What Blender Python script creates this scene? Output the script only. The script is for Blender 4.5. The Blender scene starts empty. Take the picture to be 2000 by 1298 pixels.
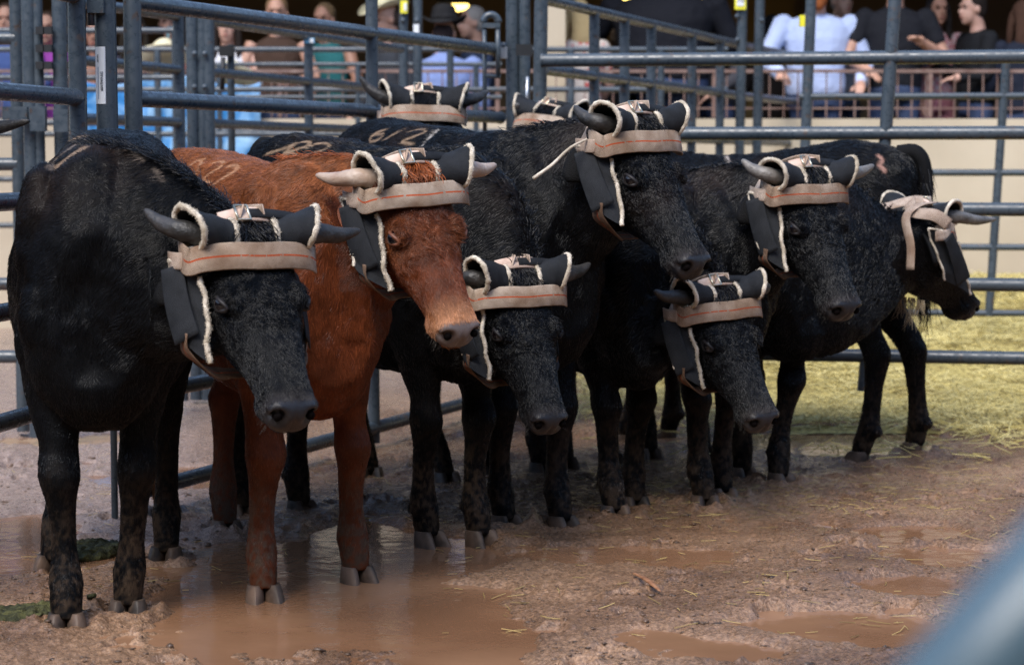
import bpy, math, random
import numpy as np
from mathutils import Vector, Matrix
from mathutils.bvhtree import BVHTree
random.seed(7)
RNG = np.random.default_rng(7)
SC = bpy.context.scene
COL = SC.collection
# ---------------------------------------------------------------- camera
F_PX, HOR, EYE = 4200.0, 333.0, 1.15          # focal length and horizon height in photo pixels, eye height in metres
TH = math.atan(HOR / F_PX)
cam_d = bpy.data.cameras.new('camera'); cam = bpy.data.objects.new('camera', cam_d); COL.objects.link(cam)
cam.location = (0, 0, EYE); cam.rotation_euler = (math.pi / 2 - TH, 0, 0)
cam_d.sensor_width = 36; cam_d.lens = 36 * F_PX / 2000; cam_d.clip_start = 0.05; cam_d.clip_end = 500
cam_d.dof.use_dof = True; cam_d.dof.focus_distance = 5.9; cam_d.dof.aperture_fstop = 4.0; cam_d.dof.aperture_blades = 9
SC.camera = cam
# ---------------------------------------------------------------- sky, sun, exposure
SUN_EL, SUN_AZ = 52.0, 205.0                  # azimuth: compass-like, clockwise from +Y
w = bpy.data.worlds.new('World'); SC.world = w; w.use_nodes = True
wn = w.node_tree.nodes; bg = wn['Background']
sky = wn.new('ShaderNodeTexSky'); sky.sky_type = 'NISHITA'; sky.sun_disc = False
sky.sun_elevation = math.radians(SUN_EL); sky.sun_rotation = math.radians(SUN_AZ)
sky.air_density = 1.0; sky.dust_density = 1.2; sky.ozone_density = 1.5
w.node_tree.links.new(sky.outputs[0], bg.inputs[0]); bg.inputs[1].default_value = 0.15
sl = bpy.data.lights.new('sun', 'SUN'); so = bpy.data.objects.new('sun', sl); COL.objects.link(so)
sl.energy = 1.5; sl.angle = math.radians(30); sl.color = (1, .94, .86)
_el, _az = math.radians(SUN_EL), math.radians(SUN_AZ)
sd = Vector((math.sin(_az) * math.cos(_el), math.cos(_az) * math.cos(_el), math.sin(_el)))
so.rotation_euler = sd.to_track_quat('Z', 'Y').to_euler()
SC.view_settings.view_transform = 'Standard'; SC.view_settings.look = 'None'
SC.view_settings.gamma = 1.0; SC.view_settings.exposure = 1.22
SC.cycles.max_bounces = 6; SC.cycles.diffuse_bounces = 3; SC.cycles.glossy_bounces = 3
SC.cycles.transparent_max_bounces = 12; SC.cycles.caustics_reflective = False; SC.cycles.caustics_refractive = False
SC.cycles.use_denoising = True; SC.cycles.denoising_prefilter = 'NONE'; SC.cycles.use_adaptive_sampling = False
try: SC.cycles_curves.shape = 'RIBBONS'
except Exception: pass
try:
    SC.cycles_curves.subdivisions = 2
except Exception: pass
# ---------------------------------------------------------------- helpers
_FW = np.array([0, math.cos(TH), -math.sin(TH)]); _UP = np.array([0, math.sin(TH), math.cos(TH)])
def at(u, v, y):
    """point of the place seen at photo pixel (u, v), y metres out"""
    r = _FW + np.array([1., 0, 0]) * (u - 1000) / F_PX + _UP * (649 - v) / F_PX
    return np.array([0, 0, EYE]) + r * (y / r[1])
def gnd(u, v, z=0.0):
    r = _FW + np.array([1., 0, 0]) * (u - 1000) / F_PX + _UP * (649 - v) / F_PX
    return np.array([0, 0, EYE]) + r * ((z - EYE) / r[2])
def nrm(v):
    v = np.asarray(v, float); return v / (np.linalg.norm(v) + 1e-12)

def tag(o, label=None, cat=None, group=None, kind=None):
    if label: o['label'] = label
    if cat: o['category'] = cat
    if group: o['group'] = group
    if kind: o['kind'] = kind
    return o
def empty(name, loc=(0, 0, 0)):
    o = bpy.data.objects.new(name, None); COL.objects.link(o); o.location = [float(c) for c in loc]; o.empty_display_size = .1
    return o
def mesh_data(name, V, Fc):
    me = bpy.data.meshes.new(name)
    me.from_pydata([tuple(map(float, v)) for v in V], [], [tuple(int(i) for i in f) for f in Fc]); me.update()
    return me
def link(name, me, mat=None, parent=None, smooth=True):
    o = bpy.data.objects.new(name, me); COL.objects.link(o)
    if mat is not None:
        me.materials.clear()
        for m in (mat if isinstance(mat, (list, tuple)) else [mat]): me.materials.append(m)
    if smooth: me.polygons.foreach_set('use_smooth', np.ones(len(me.polygons), bool))
    if parent is not None:
        o.parent = parent; o.matrix_parent_inverse = Matrix.Translation(parent.location).inverted() if parent.parent is None else Matrix.Identity(4)
    return o

class MB:
    """collects shapes in world space and links them as one mesh"""
    def __init__(s): s.V = []; s.F = []; s.M = []
    def add(s, V, Fc, m=0):
        b = len(s.V); s.V += [tuple(map(float, v)) for v in V]; s.F += [tuple(int(i) + b for i in f) for f in Fc]; s.M += [m] * len(Fc); return s
    def box(s, c, d, R=None, m=0):
        c = np.asarray(c, float); d = np.asarray(d, float) / 2
        P = np.array([[x, y, z] for x in (-1, 1) for y in (-1, 1) for z in (-1, 1)]) * d
        if R is not None: P = P @ np.asarray(R).T
        return s.add(P + c, [(0, 1, 3, 2), (4, 6, 7, 5), (0, 4, 5, 1), (2, 3, 7, 6), (0, 2, 6, 4), (1, 5, 7, 3)], m)
    def loft(s, rings, cap=True, m=0, closed=True):
        rings = [np.asarray(r, float) for r in rings]; n = len(rings[0]); V = np.concatenate(rings); Fc = []
        for i in range(len(rings) - 1):
            for j in range(n if closed else n - 1):
                k = (j + 1) % n; Fc.append((i * n + j, i * n + k, (i + 1) * n + k, (i + 1) * n + j))
        if cap: Fc.append(tuple(range(n - 1, -1, -1))); Fc.append(tuple((len(rings) - 1) * n + j for j in range(n)))
        return s.add(V, Fc, m)
    def tube(s, pts, r, n=14, m=0, cap=True, up=(0, 0, 1)):
        pts = np.asarray(pts, float); r = np.broadcast_to(np.asarray(r, float), (len(pts),)) if np.ndim(r) < 2 else np.asarray(r)
        rings = []; U = None
        for i, p in enumerate(pts):
            t = nrm(pts[min(i + 1, len(pts) - 1)] - pts[max(i - 1, 0)])
            if U is None:
                U = np.asarray(up, float); U = U - t * (U @ t)
                if np.linalg.norm(U) < 1e-3: U = np.cross(t, [1, 0, 0])
            U = nrm(U - t * (U @ t)); S = np.cross(t, U)
            a = np.linspace(0, 2 * np.pi, n, endpoint=False)
            ra, rb = (r[i], r[i]) if np.ndim(r) < 2 else r[i]
            rings.append(p + np.outer(np.cos(a) * ra, S) + np.outer(np.sin(a) * rb, U))
        return s.loft(rings, cap, m)
    def ell(s, c, rad, R=None, n=12, m=0):
        c = np.asarray(c, float); V = []; Fc = []; k = n // 2
        for i in range(1, k):
            ph = math.pi * i / k
            for j in range(n):
                a = 2 * math.pi * j / n; V.append((math.sin(ph) * math.cos(a), math.sin(ph) * math.sin(a), math.cos(ph)))
        V += [(0, 0, 1), (0, 0, -1)]; V = np.array(V) * np.asarray(rad, float)
        if R is not None: V = V @ np.asarray(R).T
        for i in range(k - 2):
            for j in range(n):
                q = (j + 1) % n; Fc.append((i * n + j, (i + 1) * n + j, (i + 1) * n + q, i * n + q))
        T = (k - 1) * n
        for j in range(n):
            q = (j + 1) % n; Fc.append((T, j, q)); Fc.append((T + 1, (k - 2) * n + q, (k - 2) * n + j))
        return s.add(V + c, Fc, m)
    def data(s, name):
        me = mesh_data(name, s.V, s.F)
        if any(s.M): me.polygons.foreach_set('material_index', np.array(s.M, np.int32))
        return me
    def build(s, name, mat, parent=None, smooth=True, sharp=None):
        o = link(name, s.data(name), mat, parent, smooth)
        if s.M and any(s.M): o.data.polygons.foreach_set('material_index', np.array(s.M, np.int32))
        if sharp is not None:
            try: o.data.set_sharp_from_angle(angle=math.radians(sharp))
            except Exception: pass
        return o

def cr(P, n):
    """Catmull-Rom through the rows of P, n points"""
    P = np.asarray(P, float); Q = np.vstack([2 * P[0] - P[1], P, 2 * P[-1] - P[-2]])
    out = []
    for t in np.linspace(0, len(P) - 1, n):
        i = min(int(t), len(P) - 2); u = t - i; a, b, c, d = Q[i:i + 4]
        out.append(.5 * ((2 * b) + (c - a) * u + (2 * a - 5 * b + 4 * c - d) * u * u + (3 * b - a - 3 * c + d) * u ** 3))
    return np.array(out)

# value noise in numpy
def _h(ix, iy, iz, seed):
    n = (ix.astype(np.int64) * 374761393 + iy.astype(np.int64) * 668265263 + iz.astype(np.int64) * 2147483647 + seed * 1274126177) & 0xffffffff
    n = ((n ^ (n >> 13)) * 1274126177) & 0xffffffff
    return ((n ^ (n >> 16)) & 0xffff) / 65535.0
def noise3(P, seed=0):
    P = np.asarray(P, float); i = np.floor(P); f = P - i; f = f * f * (3 - 2 * f); i = i.astype(np.int64)
    x, y, z = i[..., 0], i[..., 1], i[..., 2]; fx, fy, fz = f[..., 0], f[..., 1], f[..., 2]; r = 0
    for dx in (0, 1):
        for dy in (0, 1):
            for dz in (0, 1):
                r = r + _h(x + dx, y + dy, z + dz, seed) * (fx if dx else 1 - fx) * (fy if dy else 1 - fy) * (fz if dz else 1 - fz)
    return r * 2 - 1
def fbm(P, oct=4, seed=0, gain=.5):
    P = np.asarray(P, float); a = 1.; r = 0; t = 0
    for k in range(oct): r = r + a * noise3(P * 2 ** k + 17.3 * k, seed + k); t += a; a *= gain
    return r / t
def sstep(a, b, x):
    t = np.clip((np.asarray(x, float) - a) / (b - a), 0, 1); return t * t * (3 - 2 * t)

# ---- node helpers
def mat(name, col=(.5, .5, .5), rough=.5, metal=0., spec=.5, **kw):
    m = bpy.data.materials.new(name); m.use_nodes = True; b = m.node_tree.nodes['Principled BSDF']
    b.inputs['Base Color'].default_value = (*col, 1); b.inputs['Roughness'].default_value = rough
    b.inputs['Metallic'].default_value = metal; b.inputs['Specular IOR Level'].default_value = spec
    for k, v in kw.items(): b.inputs[k.replace('_', ' ')].default_value = v
    return m
def N(m, t, **kw):
    n = m.node_tree.nodes.new(t)
    for k, v in kw.items():
        if k.startswith('i_'):
            n.inputs[k[2:].replace('_', ' ')].default_value = v
        else: setattr(n, k, v)
    return n
def L(m, a, b): m.node_tree.links.new(a, b)
def pb(m): return m.node_tree.nodes['Principled BSDF']
def noise_col(m, c1, c2, scale=8., detail=6., c0=.35, c1p=.65, vec=None, inp='Base Color', distort=0.):
    tc = N(m, 'ShaderNodeTexCoord'); nz = N(m, 'ShaderNodeTexNoise'); nz.inputs['Scale'].default_value = scale
    nz.inputs['Detail'].default_value = detail; nz.inputs['Distortion'].default_value = distort
    L(m, tc.outputs['Object'] if vec is None else vec, nz.inputs['Vector'])
    r = N(m, 'ShaderNodeValToRGB'); r.color_ramp.elements[0].position = c0; r.color_ramp.elements[1].position = c1p
    r.color_ramp.elements[0].color = (*c1, 1); r.color_ramp.elements[1].color = (*c2, 1)
    L(m, nz.outputs[0], r.inputs[0]); L(m, r.outputs[0], pb(m).inputs[inp]); return tc, nz, r
def bump(m, scale=200., strength=.3, dist=.002, tex='ShaderNodeTexNoise', detail=4., vec=None):
    t = N(m, tex); t.inputs['Scale'].default_value = scale
    if 'Detail' in t.inputs: t.inputs['Detail'].default_value = detail
    tc = N(m, 'ShaderNodeTexCoord'); L(m, tc.outputs['Object'] if vec is None else vec, t.inputs['Vector'])
    b = N(m, 'ShaderNodeBump'); b.inputs['Strength'].default_value = strength; b.inputs['Distance'].default_value = dist
    L(m, t.outputs[0], b.inputs['Height'])
    L(m, b.outputs[0], pb(m).inputs['Normal']); return b
# ================================================================ ground: trodden mud with puddles
WATER = -.007
_PUD = [  # photo pixels: centre, half size, depth
 (760, 1085, 330, 55, .040), (560, 1140, 170, 75, .034), (800, 1180, 220, 60, .030), (690, 1040, 120, 30, .015), (1150, 1080, 260, 22, .016), (1640, 858, 230, 30, .060), (1500, 850, 90, 16, .02),
 (60, 1035, 90, 40, .030), (40, 1100, 120, 22, .016), (900, 1240, 120, 45, .022), (1640, 1215, 200, 38, .018), (1420, 1265, 160, 25, .014), (1780, 1035, 120, 16, .020), (1850, 1085, 120, 16, .015),
 (380, 930, 180, 28, .020), (120, 860, 160, 14, .014), (1750, 1140, 110, 20, .014), (320, 1240, 150, 14, .010), (1290, 1245, 90, 20, .012), (1060, 1175, 120, 12, .008)]
PUD = []
for u, v, a, b, d in _PUD:
    c = gnd(u, v); e = gnd(u + a, v); t_ = gnd(u, v - b); PUD.append((c[0], c[1], abs(e[0] - c[0]), abs(t_[1] - c[1]), d))
_fr = np.random.default_rng(3)
HOLES = [(_fr.uniform(-.26, .26) * yy, yy, _fr.uniform(.03, .06), _fr.uniform(.6, 1.6), _fr.uniform(0, 3.14)) for yy in _fr.uniform(4.4, 9.5, 260)]
FEET = [(-1.104, 5.256), (-.981, 5.419), (-1.304, 6.046), (-1.003, 6.172), (-.659, 5.634), (-.433, 5.894), (-1.119, 6.892), (-.897, 6.659), (-.256, 6.442), (-.101, 6.459), (-.024, 6.735), (.153, 6.716), (.333, 6.932), (.407, 7.12), (.644, 7.142), (.72, 7.307), (.957, 7.661), (1.343, 8.231), (1.6, 8.496)]
def ground_h(x, y):
    x = np.asarray(x, float); y = np.asarray(y, float); P = np.stack([x, y, 0 * x], -1)
    wob = 1 + .75 * fbm(P * 2.3, 3, 41) + .35 * fbm(P * 9, 3, 43)
    h = .016 * fbm(P * 1.6, 3, 3) + .006
    dep = np.zeros_like(x)
    for cx, cy, a, b, d in PUD:
        r = np.sqrt(((x - cx) / a) ** 2 + ((y - cy) / b) ** 2) * wob; dep = np.maximum(dep, d * 1.35 * sstep(1.15, .55, r))
    rough = 1 - .30 * sstep(.010, .03, dep)
    h = h - dep * 1.15 + rough * (.009 * fbm(P * 8, 3, 8) + .004 * np.maximum(fbm(P * 24, 3, 12), -.1) + .0052 * fbm(P * 62, 3, 15))
    rg = 1 - np.abs(fbm(P * 19, 2, 77)) * 3.2; h = h + rough * .004 * np.clip(rg, 0, 1) ** 2
    for hx, hy, r, m, an in HOLES:
        s_ = (np.abs(x - hx) < .2) & (np.abs(y - hy) < .2)
        if not s_.any(): continue
        dx, dy = x[s_] - hx, y[s_] - hy; c, q = math.cos(an), math.sin(an); u = (dx * c + dy * q); v = (-dx * q + dy * c) * 1.4
        d_ = np.sqrt(u * u + v * v) / r; split = 1 - .5 * np.exp(-(v / .008) ** 2)
        h[s_] += rough[s_] * m * (-.020 * np.exp(-d_ ** 4) * split + .008 * np.exp(-((d_ - 1.25) / .3) ** 2))
    for fx, fy in FEET:
        s_ = (np.abs(x - fx) < .2) & (np.abs(y - fy) < .2)
        if s_.any(): d_ = np.sqrt((x[s_] - fx) ** 2 + (y[s_] - fy) ** 2); h[s_] += .016 * np.exp(-((d_ - .085) / .028) ** 2) * (1 + 1.2 * fbm(P[s_] * 28, 2, 5)) * (h[s_] > -.02)
    far = sstep(13, 17, y); return h * (1 - far) + .0 * far
_ys = [3.2]
while _ys[-1] < 13: _ys.append(_ys[-1] + .0095 * (max(_ys[-1], 4.6) / 5) ** 2)
ys = np.array(list(np.linspace(.2, 3.1, 12)) + _ys + [14, 16, 20, 30, 60, 120]); ss = np.concatenate([[-40, -8, -2, -.9, -.5], np.arange(-.34, .3401, .00115), [.5, .9, 2, 8, 40]])
X = ss[None, :] * np.maximum(ys, 3.)[:, None]; Y = np.repeat(ys[:, None], len(ss), 1)
Z = ground_h(X.ravel(), Y.ravel()).reshape(X.shape); fade = sstep(.60, .36, np.abs(ss))[None, :]; Z = Z * fade
V_ = np.stack([X, Y, Z], -1).reshape(-1, 3); nr_, nc = X.shape
idx = np.arange(nr_ * nc).reshape(nr_, nc); Q = np.stack([idx[:-1, :-1], idx[:-1, 1:], idx[1:, 1:], idx[1:, :-1]], -1).reshape(-1, 4)
me = bpy.data.meshes.new('ground'); me.vertices.add(len(V_)); me.vertices.foreach_set('co', V_.astype(np.float32).ravel())
me.loops.add(Q.size); me.loops.foreach_set('vertex_index', Q.ravel().astype(np.int32)); me.polygons.add(len(Q)); me.polygons.foreach_set('loop_start', np.arange(0, Q.size, 4, dtype=np.int32)); me.polygons.foreach_set('loop_total', np.full(len(Q), 4, np.int32)); me.update(calc_edges=True)
M_MUD = mat('wet mud', rough=.4, spec=.55)
tc, nz, rp = noise_col(M_MUD, (.140, .076, .042), (.33, .20, .12), 1.6, 10, .35, .68)
# drier dusty ground further off, dark wet mud underfoot
sep = N(M_MUD, 'ShaderNodeSeparateXYZ'); L(M_MUD, tc.outputs['Object'], sep.inputs[0])
n2 = N(M_MUD, 'ShaderNodeTexNoise'); n2.inputs['Scale'].default_value = 95; n2.inputs['Detail'].default_value = 8; L(M_MUD, tc.outputs['Object'], n2.inputs['Vector'])
r2 = N(M_MUD, 'ShaderNodeValToRGB'); r2.color_ramp.elements[0].position = .38; r2.color_ramp.elements[1].position = .62; r2.color_ramp.elements[0].color = (.62, .60, .58, 1); r2.color_ramp.elements[1].color = (1.25, 1.25, 1.25, 1); L(M_MUD, n2.outputs[0], r2.inputs[0])
mx = N(M_MUD, 'ShaderNodeMix', data_type='RGBA', blend_type='MULTIPLY'); mx.inputs[0].default_value = 1; L(M_MUD, rp.outputs[0], mx.inputs[6]); L(M_MUD, r2.outputs[0], mx.inputs[7])
dry = N(M_MUD, 'ShaderNodeAttribute', attribute_name='dry'); md_ = N(M_MUD, 'ShaderNodeMix', data_type='RGBA'); L(M_MUD, dry.outputs['Fac'], md_.inputs[0]); L(M_MUD, mx.outputs[2], md_.inputs[6])
r3 = N(M_MUD, 'ShaderNodeValToRGB'); r3.color_ramp.elements[0].position = .3; r3.color_ramp.elements[1].position = .7; r3.color_ramp.elements[0].color = (.21, .145, .115, 1); r3.color_ramp.elements[1].color = (.40, .30, .25, 1); L(M_MUD, n2.outputs[0], r3.inputs[0]); L(M_MUD, r3.outputs[0], md_.inputs[7])
L(M_MUD, md_.outputs[2], pb(M_MUD).inputs['Base Color'])
rr = N(M_MUD, 'ShaderNodeMapRange'); rr.inputs['From Min'].default_value = .35; rr.inputs['From Max'].default_value = .65; rr.inputs['To Min'].default_value = .07; rr.inputs['To Max'].default_value = .36
n3 = N(M_MUD, 'ShaderNodeTexNoise'); n3.inputs['Scale'].default_value = 16; n3.inputs['Detail'].default_value = 7; L(M_MUD, tc.outputs['Object'], n3.inputs['Vector']); L(M_MUD, n3.outputs[0], rr.inputs[0]); L(M_MUD, rr.outputs[0], pb(M_MUD).inputs['Roughness'])
n4 = N(M_MUD, 'ShaderNodeTexNoise'); n4.inputs['Scale'].default_value = 170; n4.inputs['Detail'].default_value = 6; L(M_MUD, tc.outputs['Object'], n4.inputs['Vector'])
bp_ = N(M_MUD, 'ShaderNodeBump'); bp_.inputs['Strength'].default_value = 1.; bp_.inputs['Distance'].default_value = .006; L(M_MUD, n4.outputs[0], bp_.inputs['Height']); L(M_MUD, bp_.outputs[0], pb(M_MUD).inputs['Normal'])
go = link('ground', me, M_MUD); tag(go, kind='structure')
u_ = V_[:, 0] / np.maximum(V_[:, 1], 1); dryv = sstep(-.11, -.17, u_) * sstep(5.9, 6.6, V_[:, 1]) + sstep(9.5, 11.5, V_[:, 1]) * .8
da = me.attributes.new('dry', 'FLOAT', 'POINT'); da.data.foreach_set('value', np.clip(dryv + .2 * fbm(V_ * 1.7, 3) * (dryv > .05), 0, 1).astype(np.float32))
# muddy water lying in the hollows
M_WAT = mat('muddy water', (.23, .115, .062), .09, spec=.5); pb(M_WAT).inputs['IOR'].default_value = 1.33
noise_col(M_WAT, (.19, .095, .050), (.29, .155, .085), 1.6, 4, .35, .65)
bump(M_WAT, 11, .16, .012)
pw = MB(); pw.add([(-4, 3.2, WATER), (4, 3.2, WATER), (5, 13, WATER), (-5, 13, WATER)], [(0, 1, 2, 3)]); po = pw.build('puddle_water', M_WAT); tag(po, kind='structure')
# loose straw
M_STR = mat('straw', rough=.6, spec=.3); a = N(M_STR, 'ShaderNodeAttribute', attribute_name='tint'); L(M_STR, a.outputs['Color'], pb(M_STR).inputs['Base Color'])
def straws(name, P, lens, rad, parent=None, tilt=.15, c1=(.58, .46, .14), c2=(.80, .70, .33), rng=np.random.default_rng(9)):
    n = len(P); an = rng.random(n) * np.pi; d = np.stack([np.cos(an), np.sin(an), rng.normal(0, tilt, n)], 1); d /= np.linalg.norm(d, axis=1)[:, None]
    a_ = np.stack([-np.sin(an), np.cos(an), 0 * an], 1) * rad; b_ = np.array([0, 0, 1.]) * rad; V = np.zeros((n, 9, 3)); bend = rng.normal(0, .06, n)[:, None] * lens[:, None]
    for k, s in enumerate((-.5, 0, .5)):
        c = P + d * (lens * s)[:, None] + (a_ / rad * bend * (1 if k == 1 else 0))
        V[:, k * 3], V[:, k * 3 + 1], V[:, k * 3 + 2] = c + a_, c - a_, c + b_ * 1.2
    base = (np.arange(n) * 9)[:, None, None]; f = []
    for k in (0, 3): f += [(k, k + 1, k + 4, k + 3), (k + 1, k + 2, k + 5, k + 4), (k + 2, k, k + 3, k + 5)]
    Q = (np.array(f)[None] + base).reshape(-1, 4); V = V.reshape(-1, 3)
    me = bpy.data.meshes.new(name); me.vertices.add(len(V)); me.vertices.foreach_set('co', V.astype(np.float32).ravel())
    me.loops.add(Q.size); me.loops.foreach_set('vertex_index', Q.ravel().astype(np.int32)); me.polygons.add(len(Q)); me.polygons.foreach_set('loop_start', np.arange(0, Q.size, 4, dtype=np.int32)); me.polygons.foreach_set('loop_total', np.full(len(Q), 4, np.int32)); me.update(calc_edges=True)
    t = rng.random((n, 1)); c = np.array(c1) * (1 - t) + np.array(c2) * t; c = c * rng.uniform(.55, 1.2, (n, 1)); c4 = np.ones((n, 9, 4), np.float32); c4[:, :, :3] = c[:, None]
    me.color_attributes.new('tint', 'FLOAT_COLOR', 'POINT').data.foreach_set('color', c4.ravel()); return link(name, me, M_STR, parent, smooth=False)
rg = np.random.default_rng(21); PX = []
def edge(x):  # near edge of the littered part, metres out
    return 8.55 + .25 * np.sin(x * 3.1) + .15 * np.sin(x * 8.3) - .10 * (x - 1.8)
def heap(x, y): return .03 * sstep(8.6, 9.5, y) + .13 * sstep(9.6, 11.8, y) * (1 + .6 * fbm(np.stack([x * 1.7, y * 1.2, 0 * x], -1), 3, 5)) + .22 * sstep(12.2, 14.3, y)
n = 52000; x = rg.uniform(.3, 4.3, n); y = 8.2 + (14.7 - 8.2) * rg.random(n) ** 1.25; den = sstep(-.15, .35, y - edge(x)) * (.30 + 1.5 * np.clip(fbm(np.stack([x * 2.2, y * 2.6, 0 * x], -1), 3, 61) + .28, -.2, 1)) * sstep(-.3, .9, y - edge(x) + .3 * fbm(np.stack([x * 4, y * 4, 0 * x], -1), 2, 9)) + .015
pd_ = ((x - gnd(1640, 858)[0]) / .5) ** 2 + ((y - gnd(1640, 858)[1]) / .32) ** 2; den = den * np.where(pd_ < 1, .12, 1); k = rg.random(n) < den; x, y = x[k], y[k]; z = np.maximum(heap(x, y) - .005, ground_h(x, y) + .004) + rg.uniform(0, .02, len(x)) + .01
so_ = straws('straw_litter', np.stack([x, y, z], 1), rg.uniform(.05, .16, len(x)), .0021, tilt=.25); tag(so_, 'thick yellow straw litter spread over the ground beyond the fence', 'straw', kind='stuff')
hx = np.linspace(.6, 5.2, 90); hy = np.linspace(9.1, 14.75, 110); HX, HY = np.meshgrid(hx, hy); HZ = heap(HX.ravel(), HY.ravel()).reshape(HX.shape) - .02 - .05 * sstep(1.3, .6, HX)
ii = np.arange(HX.size).reshape(HX.shape); bed = MB(); bed.add(np.stack([HX, HY, HZ], -1).reshape(-1, 3), np.stack([ii[:-1, :-1], ii[:-1, 1:], ii[1:, 1:], ii[1:, :-1]], -1).reshape(-1, 4))
M_BED = mat('straw bed', rough=.85, spec=.2); noise_col(M_BED, (.24, .18, .06), (.66, .54, .19), 30, 10, .35, .62); bump(M_BED, 70, 1., .03); bo_ = bed.build('straw_bed', M_BED); tag(bo_, kind='stuff', label='matted straw bedding heaped against the cream wall', cat='straw')
# small clods kicked up out of the mud
M_CLOD = mat('mud clod', rough=.35); noise_col(M_CLOD, (.045, .027, .017), (.17, .105, .068), 25, 5, .35, .65)
nq = 5500; uc = rg.uniform(-30, 2030, nq); vc = 890 + 420 * rg.random(nq) ** .8; PC = np.array([gnd(a, b) for a, b in zip(uc, vc)]); hh_ = ground_h(PC[:, 0], PC[:, 1]); cl_ = fbm(PC * 5, 3, 91); kk = (hh_ > WATER + .001) & (cl_ + .25 * rg.normal(size=nq) > -.02); PC, hh_ = PC[kk], hh_[kk]; PC[:, 2] = hh_
oc = np.array([(1, 0, 0), (-1, 0, 0), (0, 1, 0), (0, -1, 0), (0, 0, 1), (0, 0, -1), (.6, .6, .5), (-.6, .6, .5), (.6, -.6, .5), (-.6, -.6, .5)]) * 1.
tf = np.array([(0, 6, 8), (4, 8, 6), (0, 2, 6), (2, 7, 6), (4, 6, 7), (1, 7, 2), (1, 9, 7), (4, 7, 9), (1, 3, 9), (3, 8, 9), (4, 9, 8), (0, 8, 3), (0, 5, 2), (2, 5, 1), (1, 5, 3), (3, 5, 0)])
nc_ = len(PC); S3_ = rg.uniform(.002, .0065, (nc_, 1, 1)) * rg.uniform(.5, 1.6, (nc_, 1, 3)) * np.array([1.2, 1, .6]); big = rg.random((nc_, 1, 1)) < .06; S3_ = np.where(big, S3_ * 1.9, S3_); VC = PC[:, None] + oc[None] * S3_ * rg.uniform(.6, 1.25, (nc_, 10, 1)); FC = (tf[None] + (np.arange(nc_) * 10)[:, None, None]).reshape(-1, 3)
me = bpy.data.meshes.new('mud_clods'); me.vertices.add(nc_ * 10); me.vertices.foreach_set('co', VC.astype(np.float32).ravel()); me.loops.add(FC.size); me.loops.foreach_set('vertex_index', FC.ravel().astype(np.int32)); me.polygons.add(len(FC)); me.polygons.foreach_set('loop_start', np.arange(0, FC.size, 3, dtype=np.int32)); me.polygons.foreach_set('loop_total', np.full(len(FC), 3, np.int32)); me.update(calc_edges=True)
tag(link('mud_clods', me, M_CLOD), 'loose crumbs and clods of wet mud on the trodden ground', 'mud', kind='stuff')
# stray stalks on the mud
uv_ = [(rg.uniform(820, 1990), rg.uniform(930, 1240)) for _ in range(230)] + [(rg.uniform(1200, 1990), rg.uniform(880, 1010)) for _ in range(380)] + [(rg.uniform(0, 700), rg.uniform(900, 1150)) for _ in range(70)] + [(rg.uniform(700, 1500), rg.uniform(900, 1040)) for _ in range(120)]
PP = np.array([gnd(u, v) for u, v in uv_]); PP[:, 2] = np.maximum(ground_h(PP[:, 0], PP[:, 1]), WATER) + .004
st = straws('stray_straw', PP, rg.uniform(.012, .075, len(PP)) , .0011, tilt=.10, c1=(.30, .21, .07), c2=(.55, .42, .17)); tag(st, 'single yellow stalks of straw scattered on the brown mud', 'straw', kind='stuff')
# ================================================================ pipe panels
M_PIPE = mat('dark blue grey pipe', rough=.32, spec=.6); noise_col(M_PIPE, (.038, .052, .066), (.062, .082, .102), 4, 8, .3, .75)
_t = N(M_PIPE, 'ShaderNodeTexCoord'); _n = N(M_PIPE, 'ShaderNodeTexNoise'); _n.inputs['Scale'].default_value = 40; _n.inputs['Detail'].default_value = 8; L(M_PIPE, _t.outputs['Object'], _n.inputs['Vector'])
_m = N(M_PIPE, 'ShaderNodeMapRange'); _m.inputs['From Min'].default_value = .4; _m.inputs['From Max'].default_value = .7; _m.inputs['To Min'].default_value = .24; _m.inputs['To Max'].default_value = .6; L(M_PIPE, _n.outputs[0], _m.inputs[0]); L(M_PIPE, _m.outputs[0], pb(M_PIPE).inputs['Roughness'])
bump(M_PIPE, 90, .12, .002)
_src = pb(M_PIPE).inputs['Base Color'].links[0].from_socket; _g = N(M_PIPE, 'ShaderNodeNewGeometry'); _s = N(M_PIPE, 'ShaderNodeSeparateXYZ'); L(M_PIPE, _g.outputs['Normal'], _s.inputs[0])
_d = N(M_PIPE, 'ShaderNodeTexNoise'); _d.inputs['Scale'].default_value = 22; _d.inputs['Detail'].default_value = 9; L(M_PIPE, _t.outputs['Object'], _d.inputs['Vector'])
_k = N(M_PIPE, 'ShaderNodeMapRange'); _k.inputs['From Min'].default_value = -.55; _k.inputs['From Max'].default_value = -.95; _k.inputs['To Max'].default_value = .30; L(M_PIPE, _s.outputs[2], _k.inputs[0])
_a2 = N(M_PIPE, 'ShaderNodeMath', operation='ADD'); L(M_PIPE, _k.outputs[0], _a2.inputs[0]); L(M_PIPE, _d.outputs[0], _a2.inputs[1])
_k2 = N(M_PIPE, 'ShaderNodeMapRange'); _k2.inputs['From Min'].default_value = .62; _k2.inputs['From Max'].default_value = .70; _k2.inputs['To Max'].default_value = .8; L(M_PIPE, _a2.outputs[0], _k2.inputs[0])
_mx = N(M_PIPE, 'ShaderNodeMix', data_type='RGBA'); L(M_PIPE, _k2.outputs[0], _mx.inputs[0]); L(M_PIPE, _src, _mx.inputs[6]); _mx.inputs[7].default_value = (.085, .055, .04, 1); L(M_PIPE, _mx.outputs[2], pb(M_PIPE).inputs['Base Color'])
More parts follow.
